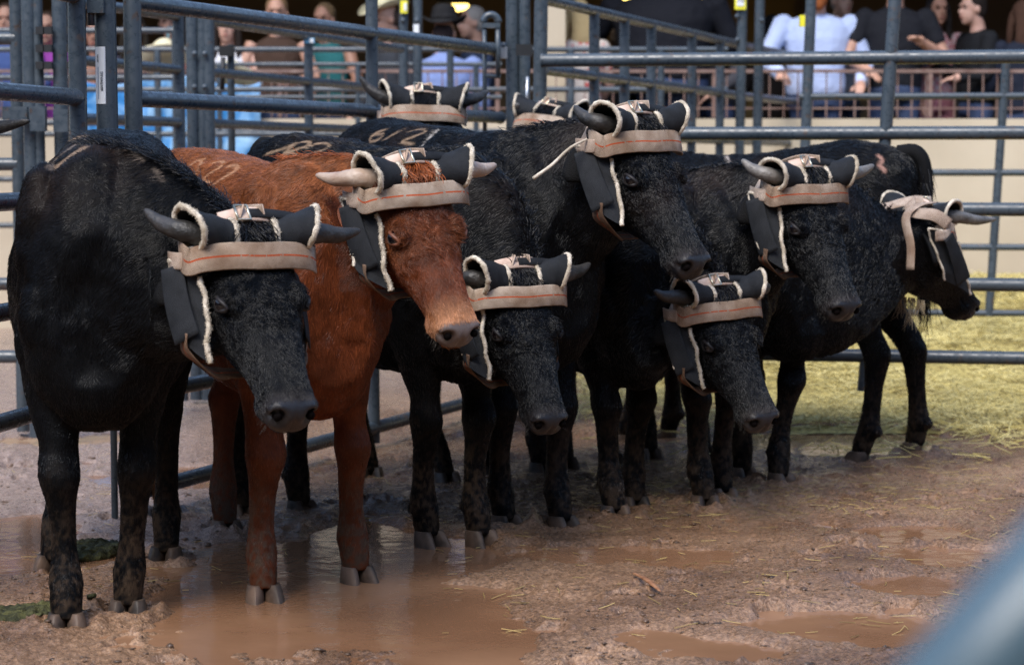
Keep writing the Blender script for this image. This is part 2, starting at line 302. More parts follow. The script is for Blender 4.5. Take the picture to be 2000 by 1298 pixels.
M_STICK = mat('white sticker', (.74, .76, .78), .4); M_INK = mat('ink', (.05, .06, .08), .5); M_YEL = mat('yellow tag', (.78, .72, .03), .5); M_DIRT = mat('dried mud', (.12, .075, .05), .9)
M_ZINC = mat('zinc fitting', (.55, .57, .6), .35, .9); M_BLK = mat('black rubber', (.012, .013, .015), .5)
GF = 'pipe livestock panels round the pen'
def pipe(name, a, b, r, parent, n=16, weld=True):
    a, b = np.array(a, float), np.array(b, float); d = nrm(b - a); m = MB(); m.tube([a, b], r, n, up=(0, 0, 1) if abs(d[2]) < .9 else (0, 1, 0))
    if weld:
        for e, s_ in ((a, 1), (b, -1)): m.tube([e + d * s_ * .001, e + d * s_ * .010], r * 1.10, n, up=(0, 0, 1) if abs(d[2]) < .9 else (0, 1, 0))
    return m.build(name, M_PIPE, parent, sharp=50)
def panel(P0, P1, zs, rr, posts, label, group=GF, ends=(True, True), zt=None, zb=.04, pr=None, lean=None, name='fence_panel', sag=0):
    """rails at heights zs from P0 to P1; posts = list of (fraction, top, bottom, radius)"""
    P0, P1 = np.array([*P0, 0.]), np.array([*P1, 0.]); root = empty(name, tuple(P0)); tag(root, label, 'fence panel', group)
    for z in zs:
        a, b = P0 + [0, 0, z], P1 + [0, 0, z]; pipe('rail', a, b, rr, root)
    for p in posts:
        f, tp, bt, r = p[:4]; c = P0 + (P1 - P0) * f; ln = np.array(p[4]) if len(p) > 4 else np.zeros(3); pipe('post', c + [0, 0, bt], c + ln * (tp - bt) + [0, 0, tp], r, root, weld=False)
    return root
def cap_ball(c, r, parent, name='weld_cap'): return MB().ell(c, (r, r, r)).build(name, M_PIPE, parent)
Z6 = [.09, .405, .72, 1.035, 1.35, 1.665]
# left, running away behind the nearest steer
A = at(-260, 316, 5.35)[:2]; B = (-1.355, 6.75)
panel(A, B, Z6[1:] + [1.98], .0265, [(1, 2.45, .36, .0285), (.35, 2.0, .05, .024)], 'left fence panel whose pipes stop at the post beside the sticker')
gp = empty('gate_post', (-1.278, 6.82, 0)); tag(gp, 'pipe gate post carrying the white barcode sticker at the left', 'gate post', 'gate posts of the pen')
pipe('post_pipe', (-1.272, 6.82, .36), (-1.284, 6.82, 2.5), .034, gp, 20, False); pipe('post_leg', (-1.272, 6.82, -.02), (-1.272, 6.82, .40), .011, gp, 12, False)
MB().box((-1.300, 6.79, 1.635), (.052, .05, .045)).build('hinge_plate', M_PIPE, gp, sharp=30); MB().tube([(-1.318, 6.785, 1.70), (-1.318, 6.785, 1.575)], .012, 10, up=(0, 1, 0)).build('hinge_pin', M_PIPE, gp)
stk = empty('barcode_sticker', (-1.29, 6.785, 1.42)); tag(stk, 'tall white barcode sticker stuck on the left gate post', 'sticker')
def curved_card(c, h, w_, r, name, m, parent, a0=0., off=.0, ax=None):
    """card bent round an upright pipe of radius r whose axis passes c"""
    v = []; k = 9; 
    for i in range(k):
        t = a0 + (i / (k - 1) - .5) * w_ / r; v += [(c[0] + math.sin(t) * (r + off), c[1] - math.cos(t) * (r + off), c[2] - h / 2), (c[0] + math.sin(t) * (r + off), c[1] - math.cos(t) * (r + off), c[2] + h / 2)]
    v2 = [(x + (c[0] - x) * .02, y + (c[1] - y) * .02, z) for x, y, z in v]; nn = len(v); f = []
    for i in range(k - 1): q = i * 2; f += [(q, q + 2, q + 3, q + 1), (nn + q, nn + q + 1, nn + q + 3, nn + q + 2)]
    f += [(0, 1, nn + 1, nn), (nn - 2, 2 * nn - 2, 2 * nn - 1, nn - 1)]
    return MB().add(v + v2, f).build(name, m, parent)
sc_ = (-1.279, 6.82, 1.42); curved_card(sc_, .178, .038, .034, 'paper', M_STICK, stk, -.42, .0012)
for z0, z1, a, wd_ in [(1.483, 1.460, -.42 - .18, .006)] : 
    for k in range(6): curved_card((sc_[0], sc_[1], z0 - k * .0042), .0022, wd_, .034, 'barcode', M_INK, stk, a, .0020)
M_FINE = mat('fine print', (.36, .42, .52), .5)
for k in range(26): curved_card((sc_[0], sc_[1], 1.445 - k * .0039), .0026, .005, .034, 'fine_print', M_FINE, stk, -.42 - .16, .0020)
def text(s, loc, rot, size, m, parent, name='lettering', ext=.0006):
    cu = bpy.data.curves.new(name, 'FONT'); cu.body = s; cu.size = size; cu.extrude = ext; cu.align_x = 'CENTER'; cu.align_y = 'CENTER'
    t = bpy.data.objects.new(name, cu); COL.objects.link(t); t.location = loc; t.rotation_euler = rot
    dg = bpy.context.evaluated_depsgraph_get(); me = bpy.data.meshes.new_from_object(t.evaluated_get(dg)); me.transform(t.matrix_world if False else Matrix.LocRotScale(Vector(loc), t.rotation_euler, None)); bpy.data.objects.remove(t); return link(name, me, m, parent, smooth=False)
text('DY4AG109', (sc_[0] - .0085, sc_[1] - .0364, 1.402), (math.pi / 2, math.pi / 2, 0), .0125, M_INK, stk)
# long panel running away to the corner
C0, C1 = np.array((-1.203, 6.87)), np.array((-.035, 9.88)); cd = (C1 - C0)
panel(C0, C0 + cd * .985, [.09, .405, .72, 1.035, 1.35], .0265, [(0, 2.5, .02, .029), (.565, 2.6, .03, .0245)], 'long fence panel receding behind the steers from the left posts to the corner')
tr = empty('top_rail', (*C0, 0)); tag(tr, 'uppermost pipe rail of the receding fence, ending at the latch loop', 'rail'); pipe('rail_pipe', (*C0, 1.655), (*(C0 + cd * .955), 1.655), .0265, tr)
# corner posts and the latch loop
cp_ = at(1000, 316, 9.86); cg = empty('corner_post', (cp_[0], cp_[1], 0)); tag(cg, 'left pipe of the tall corner pair, with a zinc clasp at its side', 'gate post', 'gate posts of the pen')
pipe('post_pipe', (cp_[0] + .010, cp_[1], .02), (cp_[0] + .002, cp_[1], 2.6), .033, cg, 18, False); pipe('post_pipe', (cp_[0] + .062, cp_[1] - .03, .02), (cp_[0] + .056, cp_[1] - .03, 2.6), .026, cg, 18, False)
q = at(984, 103, 9.80); MB().box(q, (.030, .030, .052)).build('clasp', M_ZINC, cg, sharp=30); q = at(984, 90, 9.80); MB().tube([q - [0, 0, .01], q + [0, 0, .016]], .016, 12).build('clasp_cap', M_PIPE, cg)
cp2 = at(1047, 316, 9.42); cg2 = empty('corner_post', (cp2[0], cp2[1], 0)); tag(cg2, 'right pipe of the tall corner pair, where the right fence begins', 'gate post', 'gate posts of the pen'); pipe('post_pipe', (cp2[0], cp2[1], .02), (cp2[0] + .03, cp2[1], 2.6), .030, cg2, 18, False)
for v in (98, 222): q = at(1024, v, 9.6); MB().box(q, (.075, .02, .05)).build('joining_plate', M_BLK, cg2, sharp=30)
MB().tube([at(1030, 150, 9.6), at(1028, 232, 9.6)], .007, 8, up=(0, 1, 0)).build('pin_chain', M_ZINC, cg2)
lp = empty('latch_loop', tuple(at(958, 316, 9.7))); tag(lp, 'arched gate latch standing above the end of the top rail', 'latch')
a_, b_ = at(946, 45, 9.72), at(972, 45, 9.72)
MB().tube([at(947, 260, 9.72), a_], .010, 10, up=(0, 1, 0)).build('latch_bar', M_PIPE, lp); MB().tube([at(973, 150, 9.72), b_], .011, 10, up=(0, 1, 0)).build('latch_bar', M_PIPE, lp)
cc = (a_ + b_) / 2; arc = [cc + [math.cos(t) * .034, 0, math.sin(t) * .036] for t in np.linspace(0, math.pi, 12)]; MB().tube(arc, .016, 10, up=(0, 1, 0)).build('latch_arch', M_PIPE, lp); MB().box(cc - [0, 0, .012], (.082, .03, .022)).build('latch_plate', M_PIPE, lp, sharp=30)
MB().tube([at(946, 148, 9.72), at(978, 150, 9.72)], .009, 10, up=(0, 1, 0)).build('latch_bolt', M_PIPE, lp)
# right fence
R0, R1 = np.array((.126, 9.34)), np.array((3.35, 8.76)); rd = (R1 - R0); f17 = (1.557 - .126) / rd[0]
panel(R0, R1, [.33, .637, .952, 1.27, 1.585], .0285, [(f17 - .02, 1.27, .18, .026, (.075, 0, 0)), (f17 + .0045, 2.4, 1.27, .0275, (.055, 0, 0)), (.985, 1.7, .05, .03)], 'right hand fence panel of thick pipes across the back of the pen')
# thin rails behind the right fence
T0 = at(1560, 316, 12.)[:2]; T1 = at(2250, 316, 11.8)[:2]
panel(T0, T1, [.315, .68, 1.09, 1.51], .0185, [(0, 2.4, .05, .030, (.03, 0, 0)), (.55, 1.72, .3, .024, (.05, 0, 0))], 'thin railed panel seen between the rails of the right hand fence')
# alley side running away behind the right fence
dd_ = lambda x: 4200 / (429 * (2440 - x) / 1380)
K0, K1 = at(1060, 316, dd_(1060))[:2], at(1470, 316, dd_(1470))[:2]; fr = lambda x: (at(x, 316, dd_(x))[1] - K0[1]) / (K1[1] - K0[1])
panel(K0, K1, [.33, .64, .95, 1.28, 1.565, 1.88], .025, [(fr(x), 1.88, .1, .026) for x in (1160, 1219, 1271, 1350, 1405)], 'alley panel with five uprights sloping down behind the right fence')
for x, d_, lb, tg_ in ((1440, 13.2, 'far gate post with a yellow and white tag at its top', 1), (1474, 13.6, 'far gate post just right of the yellow tagged one', 0)):
    c = at(x, 316, d_); g_ = empty('gate_post', (c[0], c[1], 0)); tag(g_, lb, 'gate post', 'gate posts of the pen'); pipe('post_pipe', (c[0], c[1], .02), (c[0] + .03, c[1], 2.7), .030, g_, 16, False)
    for v in ((32, 78) if tg_ else (40,)): cap_ball(at(x + (0 if tg_ else 14), v, d_ - .03), .016, g_, 'bolt')
    if tg_: q = at(1446, 2, d_ - .05); MB().box(q, (.068, .006, .105)).build('tag_plate', M_YEL, g_, sharp=30); MB().box(q + [0, -.005, .006], (.045, .004, .075)).build('tag_paper', M_STICK, g_, sharp=30); text('10', q + np.array([0, -.0085, .008]), (math.pi / 2, 0, 0), .05, M_INK, g_)
K2 = at(1680, 316, 17)[:2]; panel(K1, K2, [1.28, 1.565, 1.88], .025, [(.5, 1.88, .1, .025)], 'short far end of the alley panel beyond the tagged gate post')
q = at(1564, 42, 11.9); yt = empty('yellow_tag', tuple(q)); tag(yt, 'small yellow tag wrapped on the thin post in front of the blue shirt', 'tag'); MB().box(q + [0.004, -.02, 0], (.026, .05, .062)).build('tag_plate', M_YEL, yt, sharp=30)
# second run of panels beyond the receding fence
d6 = lambda x: 4200 / (.217 * (2308 - x)); G0, G1 = at(150, 316, d6(150))[:2], at(352, 316, d6(352))[:2]; G2, G3 = at(410, 316, d6(410))[:2], at(785, 316, d6(785))[:2]
Zg = [.42, .72, 1.03, 1.33, 1.57, 1.81]
panel(G0, G1, Zg, .0225, [(1, 1.84, .05, .026)], 'middle distance panel between the sticker post and the double post')
f6 = lambda x: (at(x, 316, d6(x))[1] - G2[1]) / (G3[1] - G2[1])
panel(G2, G3, Zg, .0225, [(0, 1.84, .05, .028), (f6(604), 1.81, .05, .024)], 'middle distance panel with a small blue and white tag on its upright')
c = at(604, 80, d6(604) - .03); lt = empty('blue_label', tuple(c)); tag(lt, 'small blue and white label on a rail above the far upright', 'label'); MB().box(c, (.055, .012, .028)).build('label_plate', mat('label blue', (.16, .42, .62), .5), lt, sharp=30); MB().box(c + [.012, -.008, 0], (.02, .004, .022)).build('label_paper', M_STICK, lt, sharp=30)
for x, w_, lb in ((378, .030, 'left upright of the double post in the middle distance'), (398, .026, 'right upright of the double post in the middle distance')):
    c = at(x, 316, 10.2); g_ = empty('gate_post', (c[0], c[1], 0)); tag(g_, lb, 'gate post', 'gate posts of the pen'); pipe('post_pipe', (c[0], c[1], .02), (c[0], c[1], 1.86), w_, g_, 16, False)
    for v in (105, 170): cap_ball(at(x + 2, v, 10.15), .014, g_, 'bolt')
c = at(453, 316, 10.6); g_ = empty('latch_post', (c[0], c[1], 0)); tag(g_, 'thin latch upright with a black clamp right of the double post', 'latch post'); pipe('post_pipe', (c[0], c[1], .05), (c[0], c[1], 1.72), .018, g_, 12, False); MB().box(at(443, 100, 10.55), (.07, .05, .05)).build('clamp', M_BLK, g_, sharp=30); MB().tube([at(436, 112, 10.5), at(434, 175, 10.5)], .012, 8, up=(0, 1, 0)).build('clamp_lever', M_BLK, g_)
for x, lb, k in ((787, 'tall post with a yellow tag near the top, right of the white hat', 0), (814, 'tall post with a white sticker, left of the black hat', 1)):
    c = at(x, 316, 12.9); g_ = empty('gate_post', (c[0], c[1], 0)); tag(g_, lb, 'gate post', 'gate posts of the pen'); pipe('post_pipe', (c[0], c[1], .02), (c[0] + .01, c[1], 2.6), .028, g_, 16, False)
    if k == 0: q = at(789, 14, 12.85); MB().box(q, (.042, .02, .075)).build('tag_plate', M_YEL, g_, sharp=30); MB().box(q + [.008, -.012, 0], (.018, .004, .045)).build('tag_paper', M_STICK, g_, sharp=30)
    else: q = at(813, 58, 12.85); MB().box(q, (.032, .02, .06)).build('post_sticker', M_STICK, g_, sharp=30)
    cap_ball(at(x, 40, 12.86), .016, g_, 'bolt')
# level rails further off
def lvl(x0, x1, y, vs, r, ups, label):
    a, b = at(x0, 316, y)[:2], at(x1, 316, y)[:2]; zs = [float(at(x0, v, y)[2]) for v in vs]
    return panel(a, b, zs, r, [((u - x0) / (x1 - x0), max(zs), .1, r * 1.25) for u in ups], label)
lvl(-120, 1420, 13.5, (97, 175, 262, 350, 440), .0175, (-20, 310, 880, 1115, 1290), 'long level panel with pale top rail crossing the middle distance')
lvl(420, 980, 14.2, (126, 190, 256), .015, (430, 700, 930), 'thinner level panel in front of the spectators')
lvl(-120, 352, 12.6, (60, 152, 240), .0175, (-60, 345), 'level panel behind the posts at the far left')
# gate posts at the far left
E0, E1 = at(-160, 316, 9.0)[:2], at(36, 316, 9.0)[:2]
panel(E0, E1, [.335, .64, 1.14, 1.66], .027, [(1, 2.5, .02, .027)], 'short panel with rounded rail ends at the left edge')
for x, r_, lb in ((60, .030, 'left one of the dark post pair near the left edge'), (77, .022, 'thin dark post beside the pair near the left edge'), (120, .031, 'dark post just left of the nearest fence end')):
    c = at(x, 316, 8.8); g_ = empty('gate_post', (c[0], c[1], 0)); tag(g_, lb, 'gate post', 'gate posts of the pen'); pipe('post_pipe', (c[0] + .006, c[1], .02), (c[0], c[1], 2.5), r_, g_, 16, False)
    for v in (60, 95, 128): MB().box(at(x + 18, v, 8.75), (.03, .03, .03)).build('hinge_lug', M_BLK, g_, sharp=30)
c = at(75, 232, 8.7); g_ = empty('latch_box', tuple(c)); tag(g_, 'square steel latch boxes behind the loose horn tip', 'latch'); MB().box(c, (.062, .04, .10)).build('box_body', M_PIPE, g_, sharp=30); MB().box(at(120, 236, 8.7), (.058, .04, .09)).build('box_body', M_PIPE, g_, sharp=30); MB().box(at(30, 222, 8.72), (.10, .03, .055)).build('slide_bar', M_PIPE, g_, sharp=30)
# pipe right in front of the lens, far out of focus
nr = empty('near_rail', tuple(at(1990, 1190, .85))); tag(nr, 'blurred blue grey pipe slanting across the bottom right corner', 'rail')
M_NEAR = mat('light blue grey pipe', (.072, .12, .155), .35, spec=.5)
MB().tube([at(2540, 590, .88), at(1440, 1860, .80)], .0255, 24).build('pipe', M_NEAR, nr)
# ================================================================ the covered stand
M_WALL = mat('cream wall', rough=.85, spec=.2); noise_col(M_WALL, (.44, .37, .27), (.58, .50, .38), 1.3, 8, .3, .7); bump(M_WALL, 60, .3, .004)
M_FLR = mat('stand floor', (.16, .14, .12), .8); M_BACK = mat('brown back wall', rough=.8); noise_col(M_BACK, (.30, .20, .11), (.44, .31, .19), .7, 5, .3, .7)
M_ROOF = mat('roof deck', (.07, .055, .045), .8); M_BAR = mat('rusty railing', rough=.6); noise_col(M_BAR, (.12, .06, .045), (.28, .19, .16), 9, 5, .3, .7)
YW = 14.8; ZT = float(at(1000, 232, YW)[2])
s_ = MB().box((0, YW + .1, ZT / 2), (40, .2, ZT)).build('parapet_wall', M_WALL, sharp=30); tag(s_, 'low cream wall between the pen and the spectators', 'wall')
s_ = MB().box((0, 19.2, .32), (40, 8.4, .64)).build('stand_floor', M_FLR, sharp=30); tag(s_, kind='structure')
s_ = MB().box((0, 21.5, 2.6), (40, .25, 5.2)).build('back_wall', M_BACK, sharp=30); tag(s_, 'brown back wall of the covered stand behind the crowd', 'wall')
s_ = MB().box((0, 18.0, 3.65), (40, 7.0, .25)).build('stand_roof', M_ROOF, sharp=30); tag(s_, 'dark flat roof over the spectators', 'roof')
for sx in (-8, 8): s_ = MB().box((sx * 1.2, 18, 1.9), (.2, 7, 3.8)).build('side_wall', M_BACK, sharp=30); tag(s_, 'brown end wall at the %s of the covered stand' % ('left' if sx < 0 else 'right'), 'wall')
c = at(1080, 100, 15.1); s_ = MB().box((c[0], 15.12, 1.95), (.17, .17, 3.3)).build('column', M_WALL, sharp=30); tag(s_, 'square cream column beside the tall corner posts', 'column')
c = at(1845, 100, 20.8); s_ = MB().box((c[0] + 1.1, 20.9, 1.95), (2.2, .2, 3.3)).build('wall_bay', mat('tan bay', (.22, .16, .12), .8), sharp=30); tag(s_, 'tan wall bay behind the woman in the black hoodie', 'wall')
c = at(1440, 60, 20.5); s_ = MB().box((c[0], 20.7, 2.0), (1.1, .2, 2.6)).build('wall_panel', mat('ochre panel', (.34, .22, .08), .8), sharp=30); tag(s_, 'ochre wall panel behind the yellow tagged gate post', 'wall')
# unseen dark walls added behind and beside the camera to block low sky light
M_BLOCK = mat('light blocker', rough=.85); noise_col(M_BLOCK, (.07, .055, .045), (.12, .095, .075), .4, 6, .3, .7)
m = MB(); m.box((0, -9.2, 3.6), (44, .4, 7.2)); m.box((0, -7.6, 6.9), (44, 2.8, .3)); tag(m.build('light_block_back', M_BLOCK, sharp=30), 'unseen roofed wall added behind the camera to block sky light', 'building')
for sx, lb in ((-1, 'left'), (1, 'right')): tag(MB().box((sx * 17, 3.1, 3.2), (.4, 22, 6.4)).build('light_block_side', M_BLOCK, sharp=30), 'unseen high brown wall added to block sky light at the ' + lb, 'wall')
# railing on the wall
zr = float(at(1000, 138, YW)[2]); zl = float(at(1000, 211, YW)[2]); rl = empty('railing', (0, YW + .1, ZT)); tag(rl, 'rusty barred railing standing on the cream wall', 'railing')
MB().box((0, YW + .1, zr), (14, .035, .022)).build('top_bar', M_BAR, rl, sharp=30); MB().box((0, YW + .1, zl), (14, .012, .010)).build('bottom_bar', M_BAR, rl, sharp=30)
m = MB()
for i in range(-46, 46): m.box((i * .098 + .01, YW + .1, (zr + ZT) / 2), (.0085, .0085, zr - ZT - .02))
m.build('bar_row', M_BAR, rl, sharp=30)
for x in (-4.6, -3.1, -1.6, -.1, 1.4, 2.88, 4.4): MB().box((x + .0, YW + .1, (zr + ZT) / 2), (.028, .028, zr - ZT - .024)).build('railing_post', M_BAR, rl, sharp=30)
# lamps
M_GLOW = mat('lamp glass', (1, .8, .3), .4); pb(M_GLOW).inputs['Emission Color'].default_value = (1, .72, .18, 1); pb(M_GLOW).inputs['Emission Strength'].default_value = 2.5
for u, v, w_, lb in ((1232, -6, .26, 'long yellow lamp hanging above the dark jackets'), (1335, -8, .18, 'short yellow lamp right of the long one'), (885, 12, .14, 'faint yellow lamp above the black hat')):
    c = at(u, v, 19); r_ = empty('hanging_lamp', tuple(c)); tag(r_, lb, 'lamp'); MB().ell(c, (w_, .09, .05), n=20).build('lamp_glass', M_GLOW, r_); MB().ell(c + [0, 0, .035], (w_ * 1.05, .1, .05), n=20).build('lamp_hood', M_ROOF, r_); MB().tube([c + [0, 0, .06], (c[0], c[1], 3.53)], .01, 6, up=(0, 1, 0)).build('lamp_rod', M_ROOF, r_)
# pale blue sheet hung over the wall at the left
M_TARP = mat('pale blue sheet', rough=.45, spec=.4); noise_col(M_TARP, (.03, .20, .48), (.40, .64, .84), 4.2, 6, .42, .72, distort=1.2)
a = at(150, 158, YW - .08); b = at(508, 158, YW - .08); nx, nz_ = 90, 40; V = []
for j in range(nz_):
    for i in range(nx):
        u, v = i / (nx - 1), j / (nz_ - 1); x = a[0] + (b[0] - a[0]) * u; z = a[2] - .72 * v - .03 * math.sin(u * 9); p = np.array([[x * 5, z * 4, 3.3]]); V.append((x, YW - .09 - .05 * abs(float(fbm(p, 3)[0])) - .03 * math.sin(u * 34 + v * 3) * v, z + .02 * float(fbm(p * 2, 2)[0])))
V2 = [(x, y + .012, z) for x, y, z in V]; ii = np.arange(nx * nz_).reshape(nz_, nx); q = np.stack([ii[:-1, :-1], ii[:-1, 1:], ii[1:, 1:], ii[1:, :-1]], -1).reshape(-1, 4); n0 = nx * nz_
m = MB(); m.add(V + V2, [tuple(t[::-1]) for t in q] + [tuple(t + n0) for t in q] + [(int(ii[0, i]), int(ii[0, i + 1]), int(ii[0, i + 1]) + n0, int(ii[0, i]) + n0) for i in range(nx - 1)] + [(int(ii[-1, i]) + n0, int(ii[-1, i + 1]) + n0, int(ii[-1, i + 1]), int(ii[-1, i])) for i in range(nx - 1)]); tag(m.build('plastic_sheet', M_TARP), 'crumpled pale blue plastic sheet hung over the wall at the left', 'sheet')
# ================================================================ spectators
def M_SK(c): return mat('skin', c, .5, **{})
SKINS = [(.50, .28, .20), (.42, .22, .15), (.58, .34, .26), (.30, .15, .10)]
SKM = [mat('skin', c, .5, Subsurface_Weight=.0) for c in SKINS]
_cl = {}
def cloth(c, kind='plain'):
    k = (c, kind)
    if k not in _cl:
        m = mat('cloth', c, .85, spec=.2)
        if kind == 'plaid':
            tc = N(m, 'ShaderNodeTexCoord'); ch = N(m, 'ShaderNodeTexChecker'); ch.inputs['Scale'].default_value = 30; ch.inputs[1].default_value = (*c, 1); ch.inputs[2].default_value = (.45, .35, .36, 1); L(m, tc.outputs['Object'], ch.inputs[0]); L(m, ch.outputs[0], pb(m).inputs['Base Color'])
        elif kind == 'floral':
            tc = N(m, 'ShaderNodeTexCoord'); vo = N(m, 'ShaderNodeTexVoronoi'); vo.inputs['Scale'].default_value = 22; L(m, tc.outputs['Object'], vo.inputs['Vector']); r = N(m, 'ShaderNodeValToRGB'); r.color_ramp.elements[0].position = .30; r.color_ramp.elements[0].color = (.55, .10, .09, 1); r.color_ramp.elements[1].position = .42; r.color_ramp.elements[1].color = (*c, 1); L(m, vo.outputs[0], r.inputs[0]); L(m, r.outputs[0], pb(m).inputs['Base Color'])
        else: bump(m, 14, .8, .02, detail=5)
        _cl[k] = m
    return _cl[k]
def remesh(mb, vox, name, m, parent, it=4):
    me = mb.data(name); t = bpy.data.objects.new('t', me); COL.objects.link(t); d = t.modifiers.new('r', 'REMESH'); d.mode = 'VOXEL'; d.voxel_size = vox; s = t.modifiers.new('s', 'SMOOTH'); s.iterations = it
    dg = bpy.context.evaluated_depsgraph_get(); dg.update(); o = bpy.data.meshes.new_from_object(t.evaluated_get(dg)); bpy.data.objects.remove(t); bpy.data.meshes.remove(me); o.name = name; return link(name, o, m, parent)
def person(u, v, y, label, shirt, hair, yaw=0, skin=0, H=1.75, sleeves='long', arms=None, kind='plain', hat=None, long_hair=False, seated=False, beard=None, pants=(.04, .06, .12), bulk=1., lean=0., tilt=0., hold=None):
    """u, v: photo pixel of the middle of the head; arms: (elbow, wrist) of the right and left arm in body space (side, forward, up from shoulder)"""
    hc = at(u, v, y); k = H / 1.75; cy, sy = math.cos(math.radians(yaw)), math.sin(math.radians(yaw))
    # body space: x to its left, y forward (0 yaw looks at the camera), z up
    sx = np.array([cy, sy, 0]); fy = np.array([sy, -cy, 0]); uz = np.array([0, 0, 1.]); o = hc - uz * 1.62 * k - fy * (.05 + lean * .55) * k
    def B(x, f, z): return o + (sx * x + fy * (f + lean * max(0, z - .95) * .8) + uz * z) * k
    root = empty('person', (o[0], o[1], max(.64, 0))); tag(root, label, 'person', 'spectators behind the wall')
    R = np.stack([sx, fy, uz], 1); a = np.linspace(0, 2 * np.pi, 20, endpoint=False); ca, sa = np.cos(a), np.sin(a)
    # head, neck, arms, hands in one skin
    b = MB(); t_ = math.radians(tilt); Rh = R @ np.array([[1, 0, 0], [0, math.cos(t_), math.sin(t_)], [0, -math.sin(t_), math.cos(t_)]])
    hb = lambda x, f, z: hc + Rh @ (np.array([x, f, z]) * k)
    b.ell(hb(0, -.012, .025), np.array((.076, .095, .100)) * k, Rh, 16); b.ell(hb(0, .030, -.045), np.array((.058, .062, .075)) * k, Rh, 14); b.ell(hb(0, .055, -.095), np.array((.028, .028, .025)) * k, Rh)
    b.ell(hb(0, .095, -.022), np.array((.014, .022, .026)) * k, Rh); b.ell(hb(0, .080, .03), np.array((.05, .02, .014)) * k, Rh); b.ell(hb(0, .083, -.063), np.array((.024, .013, .011)) * k, Rh)
    for q in (-1, 1): b.ell(hb(.079 * q, -.01, -.01), np.array((.012, .02, .03)) * k, Rh)
    b.tube([B(0, -.01, 1.40), B(0, .0, 1.50), hb(0, -.02, -.05)], np.array([.068, .056, .056]) * k * (1 + .2 * (bulk - 1)), 14)
    SH = .185 * bulk; arms = arms or (((-.07, .03, -.28), (-.03, .20, -.48)), ((.07, .03, -.28), (.03, .20, -.48))); sl = []
    for q, (el, wr) in zip((-1, 1), arms):
        s0 = B(SH * q, 0, 1.40); e = B(SH * q + el[0], el[1], 1.40 + el[2]); w_ = B(SH * q + wr[0], wr[1], 1.40 + wr[2]); d = nrm(w_ - e)
        P = cr([s0, (s0 + e) / 2, e, (e + w_) / 2, w_, w_ + d * .05 * k], 20); rr = np.interp(np.linspace(0, 1, 20), [0, .2, .42, .6, .82, .93, 1], [.055, .050, .040, .042, .029, .034, .036]) * k * (.7 + .3 * bulk); b.tube(P, rr, 12)
        sd_ = nrm(np.cross(d, uz) + 1e-3); up_ = np.cross(sd_, d); pc = w_ + d * .075 * k; b.ell(pc, np.array((.040, .042, .017)) * k, np.stack([d, sd_, up_], 1))
        for j in range(4):
            f0 = pc + d * .028 * k + sd_ * (.026 - .0175 * j) * k; L_ = (.062, .072, .068, .052)[j] * k; b.tube([f0, f0 + d * L_ * .5 - up_ * .006, f0 + d * L_ * .8 - up_ * .024 * k], [.0085 * k, .0078 * k, .006 * k], 8)
        b.tube([w_ + d * .04 * k + sd_ * .025 * k, w_ + d * .065 * k + sd_ * .052 * k, w_ + d * .10 * k + sd_ * .058 * k - up_ * .01], [.011 * k, .010 * k, .008 * k], 8); sl.append(P)
        if hold and hold[0] == q: hold_at = w_ + d * .11 * k
    b.ell(B(0, -.01, 1.38), np.array((.12, .07, .05)) * k, R)
    remesh(b, .0085, 'body', SKM[skin], root)
    # shirt
    b = MB(); rings = []
    for z, w_, d_ in ((.90, .165, .115), (.96, .17, .125), (1.06, .165, .125), (1.18, .175, .125), (1.28, .19, .125), (1.36, .185, .11), (1.415, .145, .085), (1.445, .085, .070)):
        yy = w_ * bulk; rings.append(np.array([B(math.copysign(abs(c_) ** .8, c_) * yy, s_ * d_ * bulk - .005, z) for c_, s_ in zip(ca, sa)]))
    b.loft(rings)
    for P in sl:
        n_ = {'long': 17, 'short': 6, 'none': 1}[sleeves]
        if n_ > 1: b.tube(P[:n_], np.interp(np.linspace(0, 1, n_), [0, 1], [.066, .044 if sleeves == 'long' else .060]) * k * (.7 + .3 * bulk), 12)
        b.ell(P[0], np.array((.062, .062, .055)) * k) if sleeves != 'none' else None
    if sleeves == 'long' or True:
        ring = [B(.062 * math.cos(t), .056 * math.sin(t) - .008, 1.455 - .02 * math.sin(t)) for t in np.linspace(0, 2 * math.pi, 16)]; b.tube(ring, .012 * k, 8)
    sh_ = remesh(b, .014, 'shirt', cloth(shirt, kind), root, 3)
    # trousers
    b = MB(); rings = [np.array([B(c_ * .165 * bulk, s_ * .12 * bulk, z) for c_, s_ in zip(ca, sa)]) for z in (.82, .93)]; b.loft(rings); fl = (.66 - o[2]) / k
    for q in (-1, 1):
        if seated: kn, ft = B(.11 * q, .42, .80), B(.11 * q, .40, max(fl, .3))
        else: kn, ft = B(.10 * q, .02, .5), B(.11 * q, 0, max(fl, .02))
        b.tube(cr([B(.085 * q, 0, .86), kn, ft], 12), np.interp(np.linspace(0, 1, 12), [0, .5, 1], [.095, .062, .048]) * k, 12); b.ell(ft + fy * .06, np.array((.045, .12, .04)), R)
    remesh(b, .016, 'trousers', cloth(pants), root, 3)
    # hair
    M_H = cloth(hair); b = MB()
    if hat is None or long_hair: b.ell(hb(0, -.028, .045), np.array((.086, .095, .095)) * k, Rh, 16)
    b.ell(hb(0, -.05, .0), np.array((.080, .072, .085)) * k, Rh, 14)
